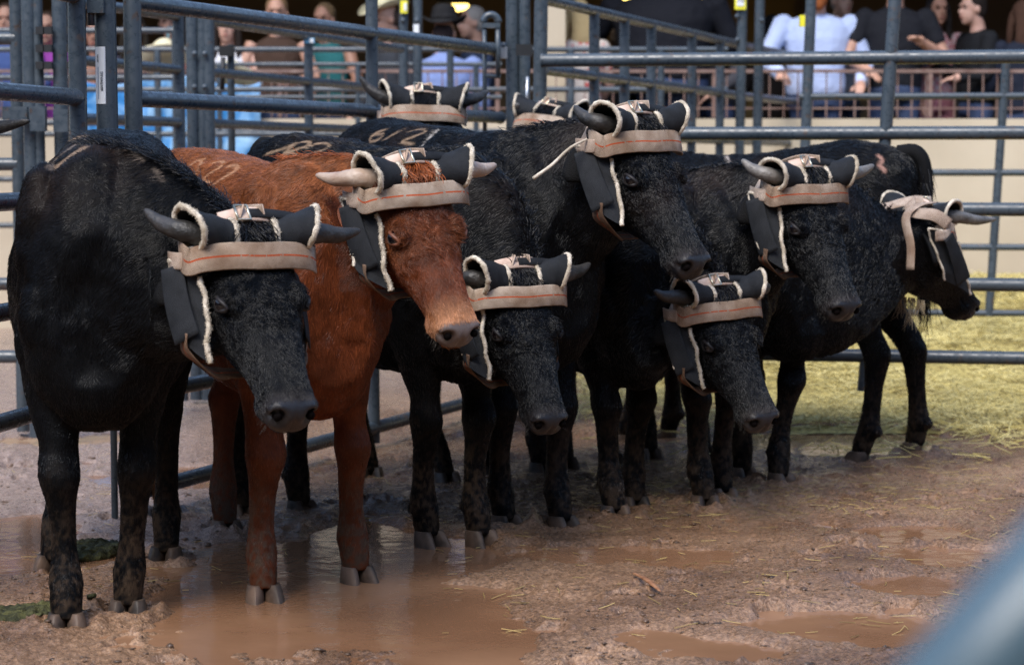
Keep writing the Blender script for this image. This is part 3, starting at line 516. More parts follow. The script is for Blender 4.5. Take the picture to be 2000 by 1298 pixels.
    if long_hair:
        b.tube(cr([hb(0, -.07, .03), hb(0, -.09, -.10), hb(0, -.085, -.24), hb(0, -.07, -.33)], 12), np.array([(.085, .05)] * 5 + [(.09, .05)] * 4 + [(.07, .04), (.05, .03), (.03, .02)]) * k, 12, up=fy)
        for q in (-1, 1): b.tube(cr([hb(.075 * q, .0, .04), hb(.088 * q, .0, -.06), hb(.09 * q, .01, -.19), hb(.075 * q, .03, -.28)], 10), np.interp(np.linspace(0, 1, 10), [0, .5, 1], [.024, .03, .012]) * k, 8)
    remesh(b, .011, 'hair', M_H, root, 2)
    # face details
    for q in (-1, 1): MB().ell(hb(.030 * q, .074, .008), np.array((.013, .009, .0075)) * k, Rh).build('eye', M_EYES, root); MB().ell(hb(.031 * q, .084, .029), np.array((.018, .006, .004)) * k, Rh).build('eyebrow', M_H, root)
    MB().ell(hb(0, .092, -.064), np.array((.022, .008, .0065)) * k, Rh).build('lips', M_LIPS, root)
    if beard: b = MB(); b.ell(hb(0, .040, -.085), np.array((.060, .058, .055)) * k, Rh); b.ell(hb(0, .07, -.115), np.array((.035, .035, .04)) * k, Rh); remesh(b, .010, 'beard', cloth(beard), root, 2)
    if hat: cowboy_hat(hb(0, -.01, .085), Rh, k, hat, root, 'hat')
    if hold: hold[1](hold_at, root)
    return root
M_EYES = mat('dark eyes', (.03, .02, .015), .2); M_LIPS = mat('lips', (.38, .13, .11), .5)
def cowboy_hat(c, R, k, col, parent, name):
    b = MB(); rings = []; a = np.linspace(0, 2 * np.pi, 32, endpoint=False)
    def ring(rx, ry, z, curl=0., pinch=0.): return np.array([c + R @ (np.array([rx * math.cos(t), ry * math.sin(t), z + curl * abs(math.cos(t)) ** 2.5 - pinch * abs(math.sin(t)) ** 2]) * k) for t in a])
    prof = [(.10, .115, .0, 0, 0), (.165, .19, -.008, .05, .012), (.17, .195, -.002, .056, .012), (.10, .115, .012, 0, 0), (.094, .11, .06, 0, 0), (.082, .10, .105, 0, -.01), (.055, .08, .118, .012, -.012), (.02, .05, .095, .0, -.005), (.004, .02, .09, 0, 0)]
    b.loft([ring(*p) for p in prof], cap=True); h = b.build(name, cloth(col), parent)
    bd = MB(); bd.loft([ring(.102, .117, .014), ring(.100, .115, .034)], cap=False); bd.build('hat_band', cloth(tuple(x * .45 for x in col)), h if parent is not None else h); return h
def cup(c, root): MB().tube([c - [0, 0, .05], c + [0, 0, .05]], [.030, .038], 14, up=(0, 1, 0)).build('cup', cloth((.72, .74, .74)), root)
def phone(c, root): MB().box(c, (.07, .01, .14)).build('phone', mat('phone', (.10, .35, .45), .3), root, sharp=30)
def can(c, root): MB().tube([c - [0, 0, .06], c + [0, 0, .06]], [.03, .03], 14, up=(0, 1, 0)).build('drink_can', mat('can', (.06, .16, .45), .3, .5), root)
REST = (((-.10, .06, -.26), (.03, .30, -.30)), ((.10, .06, -.26), (-.03, .30, -.30)))
PEOPLE = [
 dict(u=1598, v=-22, y=15.35, label='bearded man in a pale blue long sleeved shirt leaning on the railing', shirt=(.46, .55, .80), hair=(.20, .07, .02), beard=(.26, .08, .025), bulk=1.22, H=1.84, arms=(((-.13, .10, -.26), (-.06, .32, -.36)), ((.10, .04, -.29), (.04, .24, -.42))), skin=2),
 dict(u=1752, v=-34, y=15.35, label='man in a black t-shirt with one forearm raised across his chest', shirt=(.012, .013, .018), hair=(.10, .06, .04), sleeves='short', bulk=1.12, H=1.82, arms=(((-.12, .06, -.28), (-.02, .25, -.38)), ((.12, .05, -.29), (-.06, .24, -.20))), skin=0),
 dict(u=1832, v=20, y=15.75, label='dark haired woman in a pink plaid dress behind the black t-shirt', shirt=(.42, .17, .20), hair=(.015, .012, .012), kind='plaid', long_hair=True, H=1.62, skin=1, yaw=12, pants=(.42, .17, .20)),
 dict(u=1898, v=18, y=15.5, label='woman in a black hoodie holding a can and looking left', shirt=(.010, .011, .014), hair=(.02, .014, .012), yaw=-72, H=1.66, skin=2, arms=(((-.05, .03, -.27), (.0, .26, -.18)), ((.05, .05, -.27), (.0, .24, -.30))), hold=(-1, can)),
 dict(u=1996, v=36, y=15.4, label='person with long brown hair in dark clothes cut by the right edge', shirt=(.012, .016, .03), hair=(.06, .03, .02), yaw=190, long_hair=True, H=1.66, skin=2),
 dict(u=1504, v=62, y=16.2, label='black haired figure in the shade left of the pale blue shirt', shirt=(.015, .012, .012), hair=(.006, .005, .006), long_hair=True, H=1.6, skin=3, yaw=200),
 dict(u=1646, v=2, y=16.6, label='person half hidden behind the bearded man', shirt=(.25, .26, .30), hair=(.30, .27, .25), H=1.76, skin=0, yaw=20),
 dict(u=1300, v=-62, y=15.5, label='big man in a black jacket bending to the right under the lamps', shirt=(.008, .009, .014), hair=(.02, .02, .02), bulk=1.75, H=1.95, yaw=165, arms=(((-.10, .06, -.26), (-.05, .2, -.45)), ((.14, .06, -.22), (.12, .28, -.34)))),
 dict(u=1388, v=22, y=15.6, label='grey haired man beside the big black jacket with a hand at his chin', shirt=(.05, .05, .06), hair=(.28, .26, .25), yaw=-50, H=1.66, skin=0, arms=(((-.06, .10, -.26), (.05, .22, -.02)), ((.08, .03, -.28), (.0, .2, -.4)))),
 dict(u=1128, v=34, y=15.4, label='woman with long blonde hair in a red and white floral top', shirt=(.62, .55, .50), hair=(.50, .38, .20), kind='floral', long_hair=True, yaw=200, H=1.62, skin=2, sleeves='short'),
 dict(u=1216, v=74, y=15.9, label='person in dark clothes bent over left of the big black jacket', shirt=(.012, .012, .016), hair=(.22, .14, .08), yaw=150, H=1.58, skin=0),
 dict(u=920, v=46, y=15.9, label='grey haired man in profile right of the black hat', shirt=(.04, .06, .12), hair=(.34, .31, .28), yaw=-70, H=1.66, skin=0),
 dict(u=868, v=66, y=15.3, label='man in a black cowboy hat and light blue shirt seen from behind', shirt=(.20, .27, .52), hair=(.03, .02, .02), yaw=172, hat=(.018, .018, .020), H=1.68, bulk=1.2, skin=0),
 dict(u=752, v=38, y=15.3, label='man in a cream cowboy hat and dark grey shirt', shirt=(.035, .04, .05), hair=(.06, .04, .03), yaw=-58, hat=(.66, .62, .42), H=1.72, bulk=1.1, skin=0, tilt=14),
 dict(u=632, v=40, y=15.6, label='person in a teal top resting both forearms on the railing', shirt=(.03, .16, .17), hair=(.16, .10, .05), yaw=-20, H=1.66, sleeves='none', skin=1, arms=REST),
 dict(u=540, v=26, y=15.3, label='woman in a brown sleeveless top holding a white cup', shirt=(.06, .035, .025), hair=(.20, .12, .06), long_hair=False, sleeves='none', H=1.66, skin=0, arms=REST, hold=(-1, cup)),
 dict(u=443, v=54, y=15.3, label='woman with long dark hair in a white tank top', shirt=(.66, .66, .70), hair=(.02, .014, .012), long_hair=True, sleeves='none', H=1.60, skin=2, arms=REST),
 dict(u=332, v=46, y=15.7, label='person in a bright pink hat behind the left panels', shirt=(.40, .16, .13), hair=(.05, .03, .02), hat=(.72, .04, .30), H=1.60, skin=0, sleeves='short', arms=REST),
 dict(u=262, v=60, y=15.4, label='dark haired person holding up a blue phone', shirt=(.03, .03, .05), hair=(.02, .015, .01), H=1.60, skin=0, long_hair=True, arms=(((-.06, .10, -.24), (-.02, .24, -.02)), ((.10, .06, -.26), (.14, .26, .06))), hold=(1, phone)),
 dict(u=186, v=70, y=15.6, label='sunburnt person in a tan top between the near posts', shirt=(.35, .18, .12), hair=(.10, .05, .03), H=1.6, skin=1, sleeves='none', arms=REST),
 dict(u=92, v=56, y=15.6, label='person in a purple top at the far left between dark posts', shirt=(.30, .06, .34), hair=(.05, .03, .02), H=1.64, skin=0, arms=REST),
 dict(u=12, v=40, y=15.5, label='person in a blue shirt at the very left edge', shirt=(.06, .10, .26), hair=(.05, .03, .02), H=1.64, skin=0, arms=REST),
]
for p_ in PEOPLE: person(**p_)
for u, v, yw_, lb in ((322, 118, .3, 'cream cowboy hat resting on the rail by the blue sheet'), (452, 160, -.2, 'straw cowboy hat resting below the white tank top')):
    c = at(u, v, 14.9); R_ = np.array([[math.cos(yw_), -math.sin(yw_), 0], [math.sin(yw_), math.cos(yw_), 0], [0, 0, 1.]]) @ np.array([[1, 0, 0], [0, .8, .6], [0, -.6, .8]]); h = cowboy_hat(c, R_, 1.0, (.70, .64, .44), None, 'cowboy_hat'); tag(h, lb, 'hat')
# ================================================================ the steers
def m_coat(name, rough, spec):
    m = mat(name, rough=rough, spec=spec); a = N(m, 'ShaderNodeAttribute', attribute_name='tint')
    L(m, a.outputs['Color'], pb(m).inputs['Base Color'])
    return m
M_SKIN = m_coat('hide', .5, .10); 
_a = N(M_SKIN, 'ShaderNodeAttribute', attribute_name='wet'); _r = N(M_SKIN, 'ShaderNodeMapRange')
_r.inputs['To Min'].default_value = .6; _r.inputs['To Max'].default_value = .28
L(M_SKIN, _a.outputs['Fac'], _r.inputs[0]); L(M_SKIN, _r.outputs[0], pb(M_SKIN).inputs['Roughness'])
_q = N(M_SKIN, 'ShaderNodeMapRange'); _q.inputs['To Min'].default_value = .02; _q.inputs['To Max'].default_value = .42; L(M_SKIN, _a.outputs['Fac'], _q.inputs[0]); L(M_SKIN, _q.outputs[0], pb(M_SKIN).inputs['Specular IOR Level'])
bump(M_SKIN, 420, .35, .0015, 'ShaderNodeTexVoronoi')
M_HAIR = m_coat('wet hair', .27, .26)
M_HORN = mat('dark horn', rough=.5); noise_col(M_HORN, (.010, .010, .010), (.06, .054, .05), 14, 8, .35, .75); bump(M_HORN, 55, 1., .005)
M_HORN_G = mat('grey horn', rough=.45); noise_col(M_HORN_G, (.06, .055, .05), (.19, .175, .16), 16, 8, .3, .7); bump(M_HORN_G, 55, 1., .005)
M_HORN_L = mat('pale horn', rough=.42); noise_col(M_HORN_L, (.30, .19, .13), (.50, .40, .32), 16, 8, .3, .7); bump(M_HORN_L, 55, .8, .004)
M_HOOF = mat('hoof', rough=.5, spec=.3); noise_col(M_HOOF, (.030, .024, .020), (.17, .110, .075), 14, 6, .35, .7); bump(M_HOOF, 80, .5, .003)
M_EYE = mat('eyeball', (.004, .003, .004), .05, spec=.5)
M_CANVAS = mat('black canvas', (.014, .016, .019), .75, spec=.3)
noise_col(M_CANVAS, (.005, .006, .008), (.017, .019, .023), 22, 6, .35, .75)
bump(M_CANVAS, 900, .5, .0012, 'ShaderNodeTexVoronoi')
M_FLEECE = mat('dirty fleece', rough=.95, spec=.1); noise_col(M_FLEECE, (.34, .28, .20), (.74, .66, .55), 28, 6, .3, .65)
bump(M_FLEECE, 260, 1., .004)
M_PAD = mat('pinkish pad', rough=.8, spec=.2); noise_col(M_PAD, (.46, .32, .25), (.68, .53, .44), 26, 5, .3, .7); bump(M_PAD, 300, .4, .001)
M_STEEL = mat('buckle steel', (.62, .56, .42), .3, 1.)
def webbing(name, c1, c2, line):
    m = mat(name, rough=.85, spec=.2); uv = N(m, 'ShaderNodeUVMap'); uv.uv_map = 'uv'; sep = N(m, 'ShaderNodeSeparateXYZ'); L(m, uv.outputs[0], sep.inputs[0])
    tc, nz, rmp = noise_col(m, c1, c2, 30, 7, .3, .7)
    # woven ribs
    def wv(sock, k, amp=1.):
        mu = N(m, 'ShaderNodeMath', operation='MULTIPLY'); mu.inputs[1].default_value = k; L(m, sep.outputs[sock], mu.inputs[0])
        s = N(m, 'ShaderNodeMath', operation='SINE'); L(m, mu.outputs[0], s.inputs[0]); return s
    a = wv(0, 2 * math.pi / .0032); b = wv(1, 2 * math.pi * 15)
    pr = N(m, 'ShaderNodeMath', operation='MULTIPLY'); L(m, a.outputs[0], pr.inputs[0]); L(m, b.outputs[0], pr.inputs[1])
    bp = N(m, 'ShaderNodeBump'); bp.inputs['Strength'].default_value = .8; bp.inputs['Distance'].default_value = .0012
    L(m, pr.outputs[0], bp.inputs['Height']); L(m, bp.outputs[0], pb(m).inputs['Normal'])
    mr = N(m, 'ShaderNodeMapRange'); mr.inputs['From Min'].default_value = -1; mr.inputs['To Min'].default_value = .62; L(m, pr.outputs[0], mr.inputs[0])
    mx = N(m, 'ShaderNodeMix', data_type='RGBA', blend_type='MULTIPLY'); mx.inputs[0].default_value = 1
    L(m, rmp.outputs[0], mx.inputs[6]); L(m, mr.outputs[0], mx.inputs[7]); out = mx.outputs[2]
    if line:
        sb = N(m, 'ShaderNodeMath', operation='SUBTRACT'); sb.inputs[1].default_value = .5; L(m, sep.outputs[1], sb.inputs[0])
        ab = N(m, 'ShaderNodeMath', operation='ABSOLUTE'); L(m, sb.outputs[0], ab.inputs[0])
        lt = N(m, 'ShaderNodeMath', operation='LESS_THAN'); lt.inputs[1].default_value = .035; L(m, ab.outputs[0], lt.inputs[0])
        nn = N(m, 'ShaderNodeTexNoise'); nn.inputs['Scale'].default_value = 60; L(m, tc.outputs['Object'], nn.inputs['Vector'])
        g = N(m, 'ShaderNodeMath', operation='GREATER_THAN'); g.inputs[1].default_value = .38; L(m, nn.outputs[0], g.inputs[0])
        ml = N(m, 'ShaderNodeMath', operation='MULTIPLY'); L(m, lt.outputs[0], ml.inputs[0]); L(m, g.outputs[0], ml.inputs[1])
        m2 = N(m, 'ShaderNodeMix', data_type='RGBA'); L(m, ml.outputs[0], m2.inputs[0]); L(m, out, m2.inputs[6])
        m2.inputs[7].default_value = (.62, .13, .05, 1); out = m2.outputs[2]
    oi = N(m, 'ShaderNodeObjectInfo'); rr_ = N(m, 'ShaderNodeValToRGB'); rr_.color_ramp.elements[0].color = (.80, .74, .69, 1); rr_.color_ramp.elements[1].color = (1.04, 1.02, 1.0, 1); L(m, oi.outputs['Random'], rr_.inputs[0])
    nd_ = N(m, 'ShaderNodeTexNoise'); nd_.inputs['Scale'].default_value = 9; nd_.inputs['Detail'].default_value = 8; L(m, tc.outputs['Object'], nd_.inputs['Vector']); rd = N(m, 'ShaderNodeValToRGB'); rd.color_ramp.elements[0].position = .38; rd.color_ramp.elements[1].position = .58; rd.color_ramp.elements[0].color = (.70, .62, .55, 1); rd.color_ramp.elements[1].color = (1, 1, 1, 1); L(m, nd_.outputs[0], rd.inputs[0])
    for s_ in (rr_, rd):
        mm = N(m, 'ShaderNodeMix', data_type='RGBA', blend_type='MULTIPLY'); mm.inputs[0].default_value = 1; L(m, out, mm.inputs[6]); L(m, s_.outputs[0], mm.inputs[7]); out = mm.outputs[2]
    L(m, out, pb(m).inputs['Base Color']); return m
M_WEB = webbing('tan webbing with orange thread', (.46, .35, .27), (.72, .60, .49), True)
M_WEB_D = webbing('soiled tan webbing', (.20, .13, .09), (.38, .27, .20), True)
M_WEB_P = webbing('pale webbing', (.60, .47, .39), (.84, .72, .62), False)

def strip(name, pts, wdir, width, thick, material, parent, n=28, wid_fn=None):
    """a flat band: centre line pts, across direction wdir (one per point), with uv (metres, 0..1)"""
    P = cr(pts, n); W = cr(wdir, n); V = []; UV = []; d = 0; prof = [(-.5, 0), (-.46, .5), (-.2, .6), (.2, .6), (.46, .5), (.5, 0), (.46, -.5), (-.46, -.5)]
    for i, p in enumerate(P):
        t = nrm(P[min(i + 1, n - 1)] - P[max(i - 1, 0)]); wv_ = W[i] - t * (W[i] @ t); wv_ = nrm(wv_); nn = np.cross(t, wv_)
        if i: d += np.linalg.norm(p - P[i - 1])
        wd = width * (wid_fn(i / (n - 1)) if wid_fn else 1)
        for a, b in prof: V.append(p + wv_ * a * wd + nn * b * thick); UV.append((d, a + .5))
    k = len(prof); Fc = []
    for i in range(n - 1):
        for j in range(k):
            q = (j + 1) % k; Fc.append((i * k + j, i * k + q, (i + 1) * k + q, (i + 1) * k + j))
    Fc += [tuple(range(k - 1, -1, -1)), tuple((n - 1) * k + j for j in range(k))]
    me = mesh_data(name, V, Fc); uv = me.uv_layers.new(name='uv'); idx = np.zeros(len(me.loops), np.int32); me.loops.foreach_get('vertex_index', idx)
    uv.data.foreach_set('uv', np.array(UV)[idx].ravel().astype(np.float32))
    return link(name, me, material, parent)

def fleece_tube(name, pts, r, parent, seed=0, n=40, closed=False, squash=1.):
    P = cr(pts, n); rr = np.array([(r * (1 + .35 * v), r * squash * (1 + .35 * v)) for v in fbm(P * 90 + seed, 3)])
    P = P + np.stack([fbm(P * 60 + k * 9 + seed, 2) for k in range(3)], 1) * r * .35
    o = MB().tube(P, rr, 9).build(name, M_FLEECE, parent)
    if FUZZ[0]:
        rg = np.random.default_rng(int(abs(seed) * 10) + 3); m_ = int(FUZZ[0] * n * 9); i_ = rg.integers(1, n - 1, m_); dv = rg.normal(0, 1, (m_, 3)); tt = P[np.minimum(i_ + 1, n - 1)] - P[i_ - 1]; tt /= np.linalg.norm(tt, axis=1)[:, None] + 1e-9
        dv -= tt * (dv * tt).sum(1)[:, None]; dv /= np.linalg.norm(dv, axis=1)[:, None]; rt = P[i_] + dv * (r * .8) + tt * rg.uniform(-.5, .5, (m_, 1)) * np.linalg.norm(P[1] - P[0])
        dd = dv * .6 + rg.normal(0, .7, (m_, 3)); dd /= np.linalg.norm(dd, axis=1)[:, None]; make_hair('fleece_pile', rt, dv, dd, rg.uniform(.0015, .0045, m_), np.array([.60, .53, .43]) * rg.uniform(.5, 1.3, (m_, 1)), .0006, o, .6, .8, npts=4)
    return o
FUZZ = [1.0]

def make_hair(name, roots, nrms, dirs, length, col, radius, parent, lift=.3, curl=0., npts=5, droop=0., seed=0):
    n = len(roots); roots = np.asarray(roots); nrms = np.asarray(nrms); length = np.broadcast_to(length, (n,))[:, None]
    radius = np.broadcast_to(radius, (n,)); lift = np.broadcast_to(lift, (n,))[:, None]; curl = np.broadcast_to(curl, (n,))[:, None]
    hc = bpy.data.hair_curves.new(name); hc.add_curves([npts] * n); P = np.zeros((n, npts, 3))
    side = np.cross(nrms, dirs)
    ph = RNG.random((n, 1)) * 6.28 * .15 + fbm(roots * 55 + seed, 2)[:, None] * 6
    for k in range(npts):
        s = k / (npts - 1)
        P[:, k] = roots + dirs * length * s + nrms * lift * length * (s - .62 * s * s) + (side * np.sin(ph + s * 4.5) + nrms * .35 * np.cos(ph + s * 4)) * curl * length * s
        P[:, k, 2] -= (droop * length * s * s)[:, 0] if np.ndim(length) else droop
    hc.attributes['position'].data.foreach_set('vector', P.reshape(-1).astype(np.float32))
    ra = hc.attributes.get('radius') or hc.attributes.new('radius', 'FLOAT', 'POINT')
    prof = np.linspace(1, .25, npts); ra.data.foreach_set('value', (radius[:, None] * prof[None]).reshape(-1).astype(np.float32))
    ca = hc.attributes.new('tint', 'FLOAT_COLOR', 'CURVE'); c4 = np.ones((n, 4), np.float32); c4[:, :3] = col
    ca.data.foreach_set('color', c4.reshape(-1))
    hc.materials.append(M_HAIR); o = bpy.data.objects.new(name, hc); COL.objects.link(o)
    o.parent = parent; o.matrix_parent_inverse = Matrix.Translation(parent.location).inverted() if parent.parent is None and parent.type == 'EMPTY' else Matrix.Identity(4)
    return o

def sample(V, T, n, rng, hm=None):
    A = V[T[:, 0]]; B = V[T[:, 1]]; C = V[T[:, 2]]; cx = np.cross(B - A, C - A); ar = np.linalg.norm(cx, axis=1)
    pr = ar * (1 + 2.2 * hm[T[:, 0]]) if hm is not None else ar
    ti = rng.choice(len(T), n, p=pr / pr.sum()); r1 = np.sqrt(rng.random((n, 1))); r2 = rng.random((n, 1))
    return A[ti] * (1 - r1) + B[ti] * r1 * (1 - r2) + C[ti] * r1 * r2, cx[ti] / (ar[ti][:, None] + 1e-12), ti

TR = np.array([  # trunk: x, top, bottom, half width
    (-.67, 1.02, .80, .07), (-.635, 1.09, .69, .15), (-.56, 1.13, .60, .205), (-.44, 1.15, .565, .235), (-.28, 1.14, .53, .235),
    (-.08, 1.12, .49, .255), (.12, 1.105, .47, .262), (.30, 1.105, .46, .235), (.42, 1.11, .455, .205), (.52, 1.09, .445, .19), (.60, 1.02, .47, .165), (.66, .92, .54, .11)])
HD = np.array([  # head: x, half width, top, bottom
    (-.065, .045, -.04, -.14), (-.045, .085, -.005, -.18), (.0, .108, .014, -.20), (.06, .115, .02, -.225), (.12, .114, .018, -.238), (.17, .108, .012, -.232),
    (.225, .093, .004, -.208), (.28, .078, -.002, -.175), (.33, .069, -.007, -.152), (.375, .063, -.010, -.134), (.41, .063, -.010, -.124),
    (.445, .062, -.014, -.120), (.470, .055, -.024, -.112), (.484, .037, -.040, -.096)])
FL = [(.43, .12, .80, .085, .13), (.42, .135, .68, .085, .115), (.41, .135, .60, .074, .09), (.435, .125, .50, .058, .066), (.455, .12, .43, .045, .048), (.472, .12, .365, .051, .055), (.468, .12, .315, .040, .041),
      (.458, .12, .25, .034, .034), (.458, .12, .18, .034, .034), (.462, .12, .115, .044, .043), (.472, .12, .085, .041, .040), (.485, .12, .026, .038, .038)]
BL = [(-.44, .12, .88, .10, .19), (-.40, .145, .74, .095, .17), (-.40, .15, .63, .084, .140), (-.455, .14, .53, .062, .094), (-.52, .135, .455, .046, .064), (-.55, .13, .405, .046, .058), (-.55, .13, .35, .038, .046),
      (-.545, .13, .27, .034, .037), (-.54, .13, .19, .034, .036), (-.535, .13, .125, .043, .043), (-.52, .13, .085, .039, .040), (-.505, .13, .026, .037, .038)]

def make_steer(nm, front, hind, feet, hpos, hyaw, hpitch, hroll, hs=1., wid=1., hgt=1., coat='black', tips=None, label='', density=1., hornmat=None,
               brands=(), buckle=True, tall=None, tips_px=None, rearstraps=False, voxel=.0068, gear=True, seed=1, mane=False, droop_tail=.45, ndir=None, neck_k=1., neck_up=0., hornlen=1., reach=.25):
    rng = np.random.default_rng(seed); FUZZ[0] = 2.2 if hpos[1] < 6 else (1.2 if hpos[1] < 7.2 else 0)
    Fp = np.array([front[0], front[1], 0.]); Hp = np.array([hind[0], hind[1], 0.]); t = nrm(Fp - Hp); s = np.array([-t[1], t[0], 0]); z = np.array([0, 0, 1.])
    Ls = np.linalg.norm(Fp - Hp) / .99; Ls = max(.80, min(1.15, Ls)); mid = (Fp + Hp) / 2 + t * .035
    W3 = lambda x, y, h: mid + t * (x * Ls) + s * (y * wid) + z * (h * hgt)
    root = empty('steer', (mid[0], mid[1], 0)); tag(root, label, 'steer', 'steers crowded in the pen')
    # head frame
    yw, pt, rl = map(math.radians, (hyaw, hpitch, hroll))
    xh = np.array([math.sin(yw) * math.cos(pt), -math.cos(yw) * math.cos(pt), -math.sin(pt)]); lh = nrm(np.cross(z, xh)); zh = np.cross(xh, lh)
    lh, zh = lh * math.cos(rl) + zh * math.sin(rl), zh * math.cos(rl) - lh * math.sin(rl)
    R = np.stack([xh, lh, zh], 1); hp = np.asarray(hpos, float)
    Hh = lambda x, y, h: hp + R @ (np.array([x, y, h]) * hs)
    toh = lambda P: (P - hp) @ R / hs
    b = MB(); A = np.linspace(0, 2 * np.pi, 28, endpoint=False); cA, sA = np.cos(A), np.sin(A)
    # trunk
    D = cr(TR, 34); rings = []
    for x, tp, bt, hw in D:
        zm = bt + (tp - bt) * .47; up_, dn = tp - zm, zm - bt; bx = float(sstep(.15, -.25, x))
        yy = hw * np.sign(cA) * np.abs(cA) ** (.9 - .22 * bx * (sA > 0)) * (1 - (.22 - .08 * bx) * np.clip(sA, 0, 1) ** 2)
        zz = zm + np.where(sA > 0, up_, dn) * np.sign(sA) * np.abs(sA) ** (.92 - .12 * bx * (sA > 0))
        rings.append(np.array([W3(x, y, h) for y, h in zip(yy, zz)]))
    b.loft(rings)
    for q in (-1, 1):
        b.ell(W3(-.34, .125 * q, 1.03), (.10, .06, .05)); b.ell(W3(-.59, .10 * q, 1.03), (.05, .045, .04))
        b.ell(W3(.44, .135 * q, .86), (.115, .075, .22), np.stack([t, s, z], 1)); b.ell(W3(.55, .12 * q, .72), (.085, .08, .12), np.stack([t, s, z], 1))
        b.ell(W3(-.46, .125 * q, .84), (.17, .10, .24), np.stack([t, s, z], 1))
    b.ell(W3(.56, 0, .56), (.10, .095, .11), np.stack([t, s, z], 1))
    # neck
    N0 = W3(.36, 0, .84); E = Hh(.065, 0, -.118); nd = nrm(.62 * zh + .45 * xh) if ndir is None else nrm(ndir)
    ln = np.linalg.norm(E - N0); P1 = N0 + t * ln * .42 + z * (.04 + neck_up); P2 = E - nd * min(ln, .6) * reach; NK = []
    U0 = z - t * .35
    for i in range(18):
        u = i / 17; c = N0 * (1 - u) ** 3 + 3 * P1 * u * (1 - u) ** 2 + 3 * P2 * u * u * (1 - u) + E * u ** 3
        tn = nrm(3 * (P1 - N0) * (1 - u) ** 2 + 6 * (P2 - P1) * u * (1 - u) + 3 * (E - P2) * u * u)
        up_ = nrm(U0 * (1 - u) + (-xh * .8 + zh * .5) * u); up_ = nrm(up_ - tn * (up_ @ tn)); sd_ = np.cross(up_, tn)
        hh = .30 * (1 - u) ** 1.5 + .140 * hs * (1 - (1 - u) ** 1.5); ww = .165 * wid * (1 - u) + .096 * hs * u
        hh = (hh + .045 * math.sin(math.pi * u)) * (1 + (neck_k - 1) * math.sin(math.pi * min(1, u * 1.1)))
        NK.append((c, tn, up_)); yy = ww * cA * (1 - .18 * np.clip(sA, 0, 1) ** 2)
        if i == 0: nr = []
        nr.append(c + np.outer(yy, sd_) + np.outer(hh * sA, up_))
    b.loft(nr)
    # head
    D = cr(HD, 30); rings = []
    for x, hw, tp, bt in D:
        zm = tp + (bt - tp) * .42; flat = .75
        yy = hw * np.sign(cA) * np.abs(cA) ** .8; lower = sstep(.05, .2, x) * sstep(.42, .3, x) * .30 + .12
        yy = yy * (1 - lower * np.clip(-sA, 0, 1)); zz = zm + np.where(sA > 0, tp - zm, zm - bt) * np.sign(sA) * np.abs(sA) ** (.8)
        rings.append(np.array([Hh(x, y, h) for y, h in zip(yy, zz)]))
    b.loft(rings)
    for q in (-1, 1):
        b.ell(Hh(.156, .080 * q, -.014), np.array((.042, .026, .028)) * hs, R)      # brow and orbit
        b.ell(Hh(.115, .068 * q, -.135), np.array((.105, .046, .085)) * hs, R)       # cheek
        b.ell(Hh(.450, .038 * q, -.046), np.array((.034, .026, .031)) * hs, R)      # nostril wing
        b.ell(Hh(.02, .085 * q, .012), np.array((.04, .045, .032)) * hs, R)         # horn boss
        b.ell(Hh(.41, .035 * q, -.088), np.array((.045, .030, .034)) * hs, R)       # upper lip
    b.ell(Hh(.405, 0, -.122), np.array((.048, .042, .024)) * hs, R)
    b.ell(Hh(.0, 0, .022), np.array((.06, .07, .028)) * hs, R)
    # legs
    fdef = {0: (.485, -.12), 1: (.485, .12), 2: (-.505, -.13), 3: (-.505, .13)}; legs = []; coron = []
    for k in range(4):
        base = FL if k < 2 else BL; q = -1 if k % 2 == 0 else 1
        d0 = W3(fdef[k][0], fdef[k][1], 0); tgt = np.array([feet[k][0], feet[k][1], 0.]) if feet[k] is not None else d0 + t * rng.uniform(-.08, .08)
        off = tgt - d0; pts = []; rr = []
        for x, y, h, ry, rx in base:
            wgt = np.clip(1 - (h - .05) / .66, 0, 1); wgt = wgt ** .9
            p = W3(x, y * q, h) * np.array([1, 1, 0]) + off * wgt + z * (h if h < .3 else .3 + (h - .3) * ((.85 * hgt - .3) / .55)); pts.append(p); rr.append((ry * 1.0, rx * 1.0))
        P = cr(pts, 30); RR = cr(rr, 30); rings = []
        for i, p in enumerate(P): rings.append(p + np.outer(cA * RR[i, 0], s) + np.outer(sA * RR[i, 1], t))
        b.loft(rings); legs.append(P); coron.append(pts[-1])
        b.ell(pts[-3] - t * .036 + z * -.01, (.022, .03, .02), np.stack([t, s, z], 1))        # dewclaw pad
    # one skin
    me = b.data('body'); tmp = bpy.data.objects.new('tmp', me); COL.objects.link(tmp)
    md = tmp.modifiers.new('r', 'REMESH'); md.mode = 'VOXEL'; md.voxel_size = voxel; md.adaptivity = 0
    sm = tmp.modifiers.new('s', 'SMOOTH'); sm.factor = .5; sm.iterations = 6
    dg = bpy.context.evaluated_depsgraph_get(); dg.update(); body = bpy.data.meshes.new_from_object(tmp.evaluated_get(dg)); body.name = 'body'
    bpy.data.objects.remove(tmp); bpy.data.meshes.remove(me)
    nv = len(body.vertices); V = np.zeros(nv * 3, np.float32); body.vertices.foreach_get('co', V); V = V.reshape(-1, 3).astype(float)
    NO = np.zeros(nv * 3, np.float32); body.vertices.foreach_get('normal', NO); NO = NO.reshape(-1, 3).astype(float)
    h = toh(V); ay = np.abs(h[:, 1]); hmask = (h[:, 0] > -.1) & (h[:, 0] < .55) & (ay < .2) & (h[:, 2] > -.3) & (h[:, 2] < .12)
    g = lambda c, r: np.exp(-(((h[:, 0] - c[0]) / r[0]) ** 2 + ((ay - c[1]) / r[1]) ** 2 + ((h[:, 2] - c[2]) / r[2]) ** 2)) * hmask
    disp = np.zeros_like(V)
